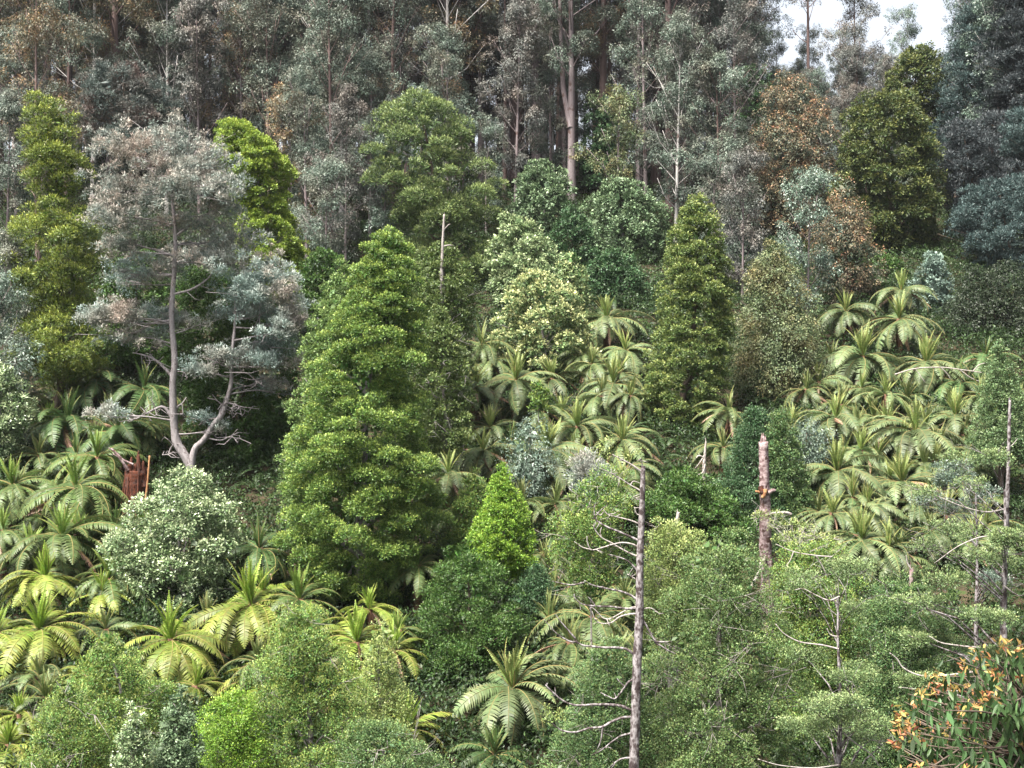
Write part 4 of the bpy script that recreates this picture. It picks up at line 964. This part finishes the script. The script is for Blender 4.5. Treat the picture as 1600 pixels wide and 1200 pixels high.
def side_limbs():                                           # long pale limbs of the lower right trees are parts of those trees
    def add(tree_label, d, lines):
        root = next(o for o in C.objects if o.get('label') == tree_label); base = np.array(root.location); px = F / d; rng = np.random.default_rng(int(d * 10))
        for pts, r0, r1 in lines:
            k = px_line(pts, d - .8, 5 * len(pts)); link('bare_limb', MB().tube(k, np.linspace(r0, r1, len(k)) * .7 / px, 6, .06, rng).mesh('bare_limb', PALEBARK, base), root)
    add('pale-stemmed tree with flat leafy tiers in the lower right', 40, [
        ([(1310, 1014), (1285, 1008), (1250, 1003), (1225, 990), (1212, 975)], 2.2, 1), ([(1312, 932), (1295, 938), (1275, 930), (1255, 920), (1242, 922)], 2, .9),
        ([(1310, 995), (1298, 992), (1292, 982)], 2, .9), ([(1318, 1145), (1335, 1160), (1360, 1178), (1376, 1200)], 2.2, 1), ([(1314, 1095), (1330, 1105), (1350, 1115)], 1.6, .8), ([(1300, 870), (1275, 868), (1240, 862), (1212, 850)], 2, .8),
        ([(1275, 868), (1285, 885), (1293, 902)], 1.8, .8), ([(1240, 862), (1235, 875), (1228, 885)], 1.4, .6), ([(1312, 1195), (1270, 1200), (1220, 1196), (1184, 1186)], 1.8, .8)])
    add('tall pale tree with leafy shelves and a dead leader at the right edge', 45, [
        ([(1520, 1050), (1480, 1055), (1440, 1056), (1412, 1044), (1402, 1030), (1390, 1020)], 2.6, 1.2), ([(1530, 1012), (1500, 1009), (1470, 1004), (1452, 994)], 2.2, 1),
        ([(1568, 915), (1590, 930), (1605, 928)], 2, 1), ([(1572, 845), (1540, 838), (1500, 852), (1460, 880)], 2, .8), ([(1500, 1080), (1460, 1078), (1404, 1074)], 1.6, .8)])
side_limbs()

def corner_sapling():
    """young eucalypt on the near bank, its large leaves cut by the corner of the picture"""
    rng = np.random.default_rng(61); d = 8.0; px = F / d
    bx = (1590 - 800) / F * d; base = np.array((bx, d, float(ground(bx, d))))
    root = thing('eucalypt_sapling', 'near eucalypt sapling with big dark leaves and orange new shoots in the corner', 'tree', base)
    stem = np.stack([np.linspace(bx, bx + .05, 9), d + .04 * np.sin(np.arange(9)), np.linspace(base[2] - .2, -1.75, 9)], 1)
    link('trunk', MB().tube(stem, np.linspace(.045, .008, 9), 7).mesh('trunk', PALEBARK, base), root)
    mb = MB(); dark, new = [], []
    def blade(p, t, L, W, n):
        b = unit(np.cross(n, t)); fold = n * W * .10
        m1 = p + t * L * .3; m2 = p + t * L * .68 - np.array((0, 0, .04 * L)); tipp = p + t * L - np.array((0, 0, .10 * L))
        e1, f1, e2, f2 = m1 + b * W * .5 + fold, m1 - b * W * .5 + fold, m2 + b * W * .42 + fold, m2 - b * W * .42 + fold
        return [[p, e1, e2, m2], [p, m2, f2, f1], [m2, e2, tipp, f2]]
    for i in range(400):
        x = 1400 + 215 * rng.random(); y = 985 + 320 * rng.random()
        lim = 985 + max(0, (1590 - x)) * .62 + 18 * rng.standard_normal()
        if y < lim: continue
        e = at(x, y, d + .45 * rng.standard_normal()); z0 = e[2] - .15 - .25 * rng.random()
        a = np.array((np.interp(z0, stem[:, 2], stem[:, 0]), d, z0)); mid = (a + e) / 2 + .04 * rng.standard_normal(3)
        mb.tube([a, mid, e], [.007, .005, .002], 5)
        top = (y - lim) < 95
        for j in range(8):
            p = mid + (e - mid) * (.1 + .95 * rng.random()) + .02 * rng.standard_normal(3)
            t = unit(np.array((rng.standard_normal() * .55, rng.standard_normal() * .5, -1.0 - .2 * rng.random())))
            n = unit(rng.standard_normal(3) * .6 + (0, -1, .3)); n = unit(n - t * np.dot(n, t))
            L = .05 + .04 * rng.random(); dark += blade(p, t, L, L * (.24 + .10 * rng.random()), n)
        if rng.random() < (.45 if top else .17):
            for j in range(11):
                t = unit(rng.standard_normal(3) + (0, 0, .25)); n = unit(np.cross(t, rng.standard_normal(3)))
                L = .03 + .03 * rng.random(); new += blade(e + .02 * rng.standard_normal(3), t, L, L * .3, n)
    link('branches', mb.mesh('branches', BARK, base), root)
    def q(lst): return np.array([[np.asarray(v) for v in f] for f in lst])
    D, N = q(dark), q(new)
    r1 = np.repeat(rng.random(len(D) // 3), 3); r2 = np.repeat(rng.random(len(N) // 3), 3)
    md = leaf_mat('leaf_big_dark', (.030, .068, .022), (.06, .10, .035), hue=.03, val=.5, rough=.5, spec=.3, trans=.2)
    mn = leaf_mat('leaf_new_orange', (.34, .14, .065), (.38, .29, .09), hue=.02, val=.4, rough=.5, spec=.3, trans=.35)
    link('leaves', quad_mesh('leaves', D - base, md, r1 * .8, r1), root)
    link('new_leaves', quad_mesh('new_leaves', N - base, mn, r2, r2), root)
corner_sapling()

# ------------------------------------------------------------------ tree ferns, one line each
FERNS = [
 # left
 (118, 764, 78, 2.4, 'dark green tree fern with drooping fronds left of the red stump', 'green', 22, 7),
 (152, 716, 72, 2.6, 'tree fern with fronds arching right over the red stump', 'green', 18, 7),
 (98, 842, 82, 2.0, 'wide tree fern below the one beside the red stump', 'green', 24, 9),
 (70, 906, 72, 1.6, 'flat yellow-green tree fern second from the bottom of the left column', 'yellow', 22, 9),
 (62, 986, 80, 1.6, 'yellow-green tree fern with a tall bright tuft and two white-tipped fronds', 'yellow', 22, 13),
 (-5, 990, 60, 1.8, 'yellow tree fern half cut by the left edge', 'yellow', 18, 6),
 (30, 1118, 58, 1.2, 'tree fern with an upright lime tuft at the lower left edge', 'yellow', 16, 13),
 (14, 1165, 60, 1.0, 'lowest yellow tree fern in the bottom left corner', 'yellow', 18, 11),
 (268, 1000, 90, 1.6, 'large tree fern hanging under the round grey-green shrub', 'yellow', 22, 7),
 (393, 948, 92, 1.7, 'big bright tree fern with a shuttlecock of lime fronds right of the grey-green shrub', 'yellow', 24, 12),
 (468, 938, 74, 1.9, 'shaded tree fern behind the big bright lime one', 'green', 18, 8),
 (410, 1062, 88, 1.0, 'yellow tree fern with broad fronds pointing left below the big bright one', 'yellow', 20, 5),
 (558, 1005, 80, 1.6, 'tree fern with brown hanging fronds below the bright green cone', 'yellow', 20, 12),
 (622, 985, 45, 1.6, 'little tree fern with bead-tipped shoots below the bright green cone', 'green', 12, 11),
 (800, 1078, 92, 1.3, 'single large tree fern with umbrella of pale fronds at bottom centre', 'pale', 26, 13),
 (635, 1140, 84, 1.2, 'tree fern with long fronds sweeping right along the bottom', 'yellow', 18, 11),
 (772, 1180, 66, .8, 'dark low tree fern under the bottom centre umbrella fern', 'dark', 16, 9),
 (170, 905, 62, 1.6, 'tree fern with rusty fronds left of the grey-green shrub', 'green', 16, 9),
 (165, 985, 60, 1.2, 'shaded fern behind the fine-leaved tree at lower left', 'dim', 16, 6),
 (180, 830, 60, 1.8, 'deep green tree fern left of the grey-green shrub top', 'dark', 18, 6),
 (62, 1060, 55, 1.2, 'rust-tinted tree fern between the two lowest left tufts', 'dim', 16, 8),
 (105, 660, 80, 2.0, 'dark tree fern in deep shade below the yellow-olive tree', 'dark', 20, 6),
 (185, 675, 75, 2.0, 'dark tree fern in shade just left of the forked wattle trunk', 'dark', 20, 7),
 (120, 715, 58, 2.0, 'shaded tree fern between the dark ones and the drooping one', 'dark', 18, 6),
 (20, 760, 62, 2.0, 'tree fern below the whitish shrub at the left edge', 'green', 18, 6),
 (5, 830, 55, 2.0, 'tree fern cut by the left edge under the whitish shrub', 'green', 16, 5),
 (225, 610, 62, 2.0, 'dark fern with rusty skirt behind the forked wattle trunk', 'dark', 16, 5),
 (150, 600, 60, 2.0, 'shaded fern beneath the lower dome of the yellow-olive tree', 'dark', 16, 5),
 (235, 665, 50, 2.0, 'dim fern between the wattle trunk and the red stump', 'dim', 14, 5),
 (405, 858, 62, 2.2, 'dark tree fern squeezed between grey-green shrub and bright green cone', 'dark', 18, 7),
 (495, 435, 42, 1.8, 'high dark tree fern beside the lime tree', 'dim', 14, 7),
 # centre
 (652, 885, 50, 1.9, 'small tree fern at the right foot of the bright green cone', 'green', 16, 5),
 (700, 742, 56, 2.6, 'tree fern with a thick skirted trunk right of the bright green cone', 'pale', 16, 5),
 (742, 605, 52, 2.6, 'tree fern with a tall fan tuft left of the cream shrub', 'pale', 16, 13),
 (806, 595, 58, 2.8, 'tree fern with a clear trunk just below the cream shrub', 'pale', 18, 12),
 (752, 540, 52, 2.2, 'shaded fern at the left foot of the cream shrub', 'dim', 14, 4),
 (755, 705, 58, 1.8, 'tree fern with long pale fronds beside the bright cone skirted one', 'pale', 16, 5),
 (856, 705, 74, 2.2, 'largest centre tree fern with a fan tuft and pale hanging fronds', 'pale', 24, 14),
 (902, 668, 58, 2.2, 'tree fern with shuttlecock tuft right of the largest centre one', 'pale', 18, 13),
 (948, 500, 58, 2.4, 'uppermost centre tree fern with round pale umbrella', 'pale', 18, 12),
 (978, 548, 48, 2.2, 'tree fern directly under the uppermost centre umbrella', 'pale', 16, 6),
 (958, 600, 56, 2.0, 'tree fern beside the thin sapling stem, middle of the centre group', 'pale', 16, 10),
 (972, 690, 56, 2.0, 'tree fern nearest the left of the olive column', 'pale', 18, 10),
 (925, 570, 44, 1.8, 'small fern tucked at the right edge of the cream shrub', 'dim', 14, 8),
 (985, 620, 46, 1.8, 'small fern against the olive column', 'pale', 14, 5),
 (850, 645, 44, 1.6, 'low fern with a rusty heart under the cream shrub', 'dim', 12, 5),
 (800, 690, 46, 1.6, 'deep green fern below the clear-trunked one', 'dark', 14, 4),
 (905, 740, 50, 1.6, 'dim fern below the shuttlecock tuft of the centre group', 'dim', 14, 6),
 (972, 760, 60, 2.0, 'tree fern with a dark trunk behind the top of the bare tree', 'pale', 18, 6),
 (870, 790, 55, 1.4, 'shaded fern behind the yellowish open tree', 'dim', 14, 5),
 (850, 868, 46, 1.4, 'bluish-green fern right of the small neat cone', 'dim', 14, 3),
 (925, 965, 80, 1.8, 'broad dim tree fern behind the branches of the bare tree', 'dim', 22, 7),
 (890, 1005, 64, 1.5, 'rusty-stemmed tree fern behind the middle of the bare tree', 'dim', 18, 8),
 (960, 1030, 66, 1.4, 'dim tree fern right against the bare trunk', 'dim', 18, 5),
 (870, 925, 58, 1.4, 'dim fern under the bluish-green one', 'dim', 16, 6),
 # right
 (1322, 488, 48, 2.0, 'upper right tree fern leaning out beside the bare dark stem', 'pale', 16, 8),
 (1405, 500, 52, 2.6, 'tree fern with a reddish skirted trunk in the upper right', 'pale', 20, 10),
 (1408, 455, 44, 2.2, 'highest right tree fern above the red-skirted one', 'pale', 16, 9),
 (1348, 558, 68, 2.2, 'broad tree fern with a dense round tuft in the right group', 'pale', 22, 14),
 (1447, 568, 66, 2.2, 'broad tree fern above the fallen pale limb', 'pale', 20, 12),
 (1306, 655, 60, 2.0, 'tree fern with a vivid small tuft at the left of the right group', 'pale', 18, 11),
 (1236, 668, 48, 1.6, 'bright bristly fern at the foot of the young eucalypt', 'pale', 12, 13),
 (1388, 668, 58, 1.8, 'tree fern with brownish upright shoots beside the largest right one', 'pale', 18, 12),
 (1430, 678, 76, 2.0, 'largest right tree fern with a whitish-green umbrella of fronds', 'pale', 26, 11),
 (1384, 618, 46, 2.0, 'fern tuft in front of the broad round-tufted one', 'pale', 12, 13),
 (1494, 652, 56, 1.8, 'tree fern with bead-tipped shoots by the soft green cone', 'pale', 16, 12),
 (1308, 738, 72, 2.0, 'tree fern with brown hanging dead fronds, left of the right group', 'pale', 22, 11),
 (1410, 755, 66, 1.8, 'tree fern with a tall green tuft below the largest right one', 'pale', 20, 14),
 (1345, 705, 50, 1.8, 'small tuft fern between the hanging-frond fern and the largest right one', 'pale', 14, 12),
 (1460, 722, 44, 1.6, 'narrow tuft fern at the lower right of the largest right one', 'pale', 12, 13),
 (1355, 792, 52, 1.6, 'tree fern with yellowish tuft below the hanging-frond one', 'pale', 16, 13),
 (1348, 845, 72, 1.6, 'lowest right tree fern with long fronds falling right', 'pale', 20, 13),
 (1140, 645, 50, 2.0, 'fern with one pale frond showing right of the olive column', 'dim', 14, 5),
 (1130, 700, 48, 1.8, 'dull yellowish fern between the olive column and the snag', 'dim', 14, 6),
 (1300, 565, 50, 1.8, 'shaded fern at the foot of the bare dark stem', 'dim', 14, 5),
 (1500, 600, 54, 1.6, 'dark fern in shade under the fallen pale limb', 'dark', 16, 5),
 (1540, 560, 50, 1.8, 'dark fern below the dark rounded bush', 'dark', 14, 5),
 (1520, 700, 56, 1.6, 'dim fern behind the soft green cone', 'dim', 16, 6),
 (1455, 790, 52, 1.4, 'dim fern behind the wispy grey-green crown', 'dim', 14, 6),
 (1405, 870, 58, 1.2, 'dim fern right of the lowest right one', 'dim', 14, 6),
 (1280, 800, 50, 1.2, 'shaded fern under the hanging-frond one', 'dim', 14, 5),
 (1590, 640, 55, 1.6, 'fern cut by the right edge beside the soft green cone', 'dim', 14, 6),
 (1260, 610, 46, 1.6, 'small fern showing through the young eucalypt leaves', 'dim', 12, 5),
]
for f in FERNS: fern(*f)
FILL = [((1270, 1560), (590, 860), 34, 'pale', 'half-hidden tree fern in the crowded fern slope on the right'),
        ((690, 1010), (540, 800), 22, 'pale', 'half-hidden tree fern in the centre fern patch between cone and column'),
        ((20, 250), (620, 900), 16, 'green', 'half-hidden shaded tree fern on the left bank of ferns'),
        ((840, 1000), (880, 1060), 10, 'dim', 'half-hidden dim fern behind the bare branches'),
        ((0, 640), (900, 1100), 14, 'yellow', 'half-hidden yellow-green fern among the lower left ferns')]
rf = np.random.default_rng(8)
for (xa, xb), (ya, yb), m, col, lab in FILL:
    for i in range(m):
        x = xa + (xb - xa) * ((i * .618034 + .1 * rf.random()) % 1); y = ya + (yb - ya) * (i + rf.random()) / m
        o = fern(x, y, 40 + 12 * rf.random() + (y - 600) * .03, .9 + .8 * rf.random(), lab, (col, 'dim')[int(rf.random() < .4)], 13, int(5 + rf.integers(9)), 3, detail=False)
        o['group'] = lab.replace('tree fern', 'tree ferns').replace('fern in', 'ferns in').replace('fern behind', 'ferns behind').replace('fern among', 'ferns among')

# ------------------------------------------------------------------ undergrowth nobody could count
def undergrowth():
    rng = np.random.default_rng(99)
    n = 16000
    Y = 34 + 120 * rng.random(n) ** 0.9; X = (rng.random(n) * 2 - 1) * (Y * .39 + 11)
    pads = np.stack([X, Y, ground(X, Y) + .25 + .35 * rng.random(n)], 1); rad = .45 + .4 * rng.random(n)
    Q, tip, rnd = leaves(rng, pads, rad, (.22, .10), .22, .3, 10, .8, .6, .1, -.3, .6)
    o = link('undergrowth', quad_mesh('undergrowth', Q, leaf_mat('leaf_undergrowth_shade', (.015, .032, .009), (.04, .07, .018), hue=.03, val=.5), tip, rnd)); o['kind'] = 'stuff'; o['label'] = 'green leafy undergrowth, shade put into its dark colour, covering the slope between the trees'  # leaf colour lowered to stand for deep shade under the fronds
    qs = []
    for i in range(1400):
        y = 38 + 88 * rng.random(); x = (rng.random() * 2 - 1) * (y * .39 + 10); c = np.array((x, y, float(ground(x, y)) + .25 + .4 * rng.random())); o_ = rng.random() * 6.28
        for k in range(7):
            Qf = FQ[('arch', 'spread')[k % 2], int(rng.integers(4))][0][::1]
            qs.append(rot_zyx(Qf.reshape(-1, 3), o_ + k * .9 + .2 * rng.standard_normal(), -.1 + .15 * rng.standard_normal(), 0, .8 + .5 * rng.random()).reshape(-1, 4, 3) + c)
    Q = np.concatenate(qs); o = link('ground_ferns', quad_mesh('ground_ferns', Q, leaf_mat('frond_shade', (.022, .046, .014), (.04, .065, .022), val=.3), np.tile(np.linspace(0, 1, 10), len(Q) // 10 + 1)[:len(Q)], rng.random(len(Q))))  # frond colour darkened to paint the shade between the tree ferns
    o['kind'] = 'stuff'; o['label'] = 'low ferns, shade put into their dark green, covering the shaded forest floor'
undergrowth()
#print('faces', sum(len(m.polygons) for m in bpy.data.meshes))
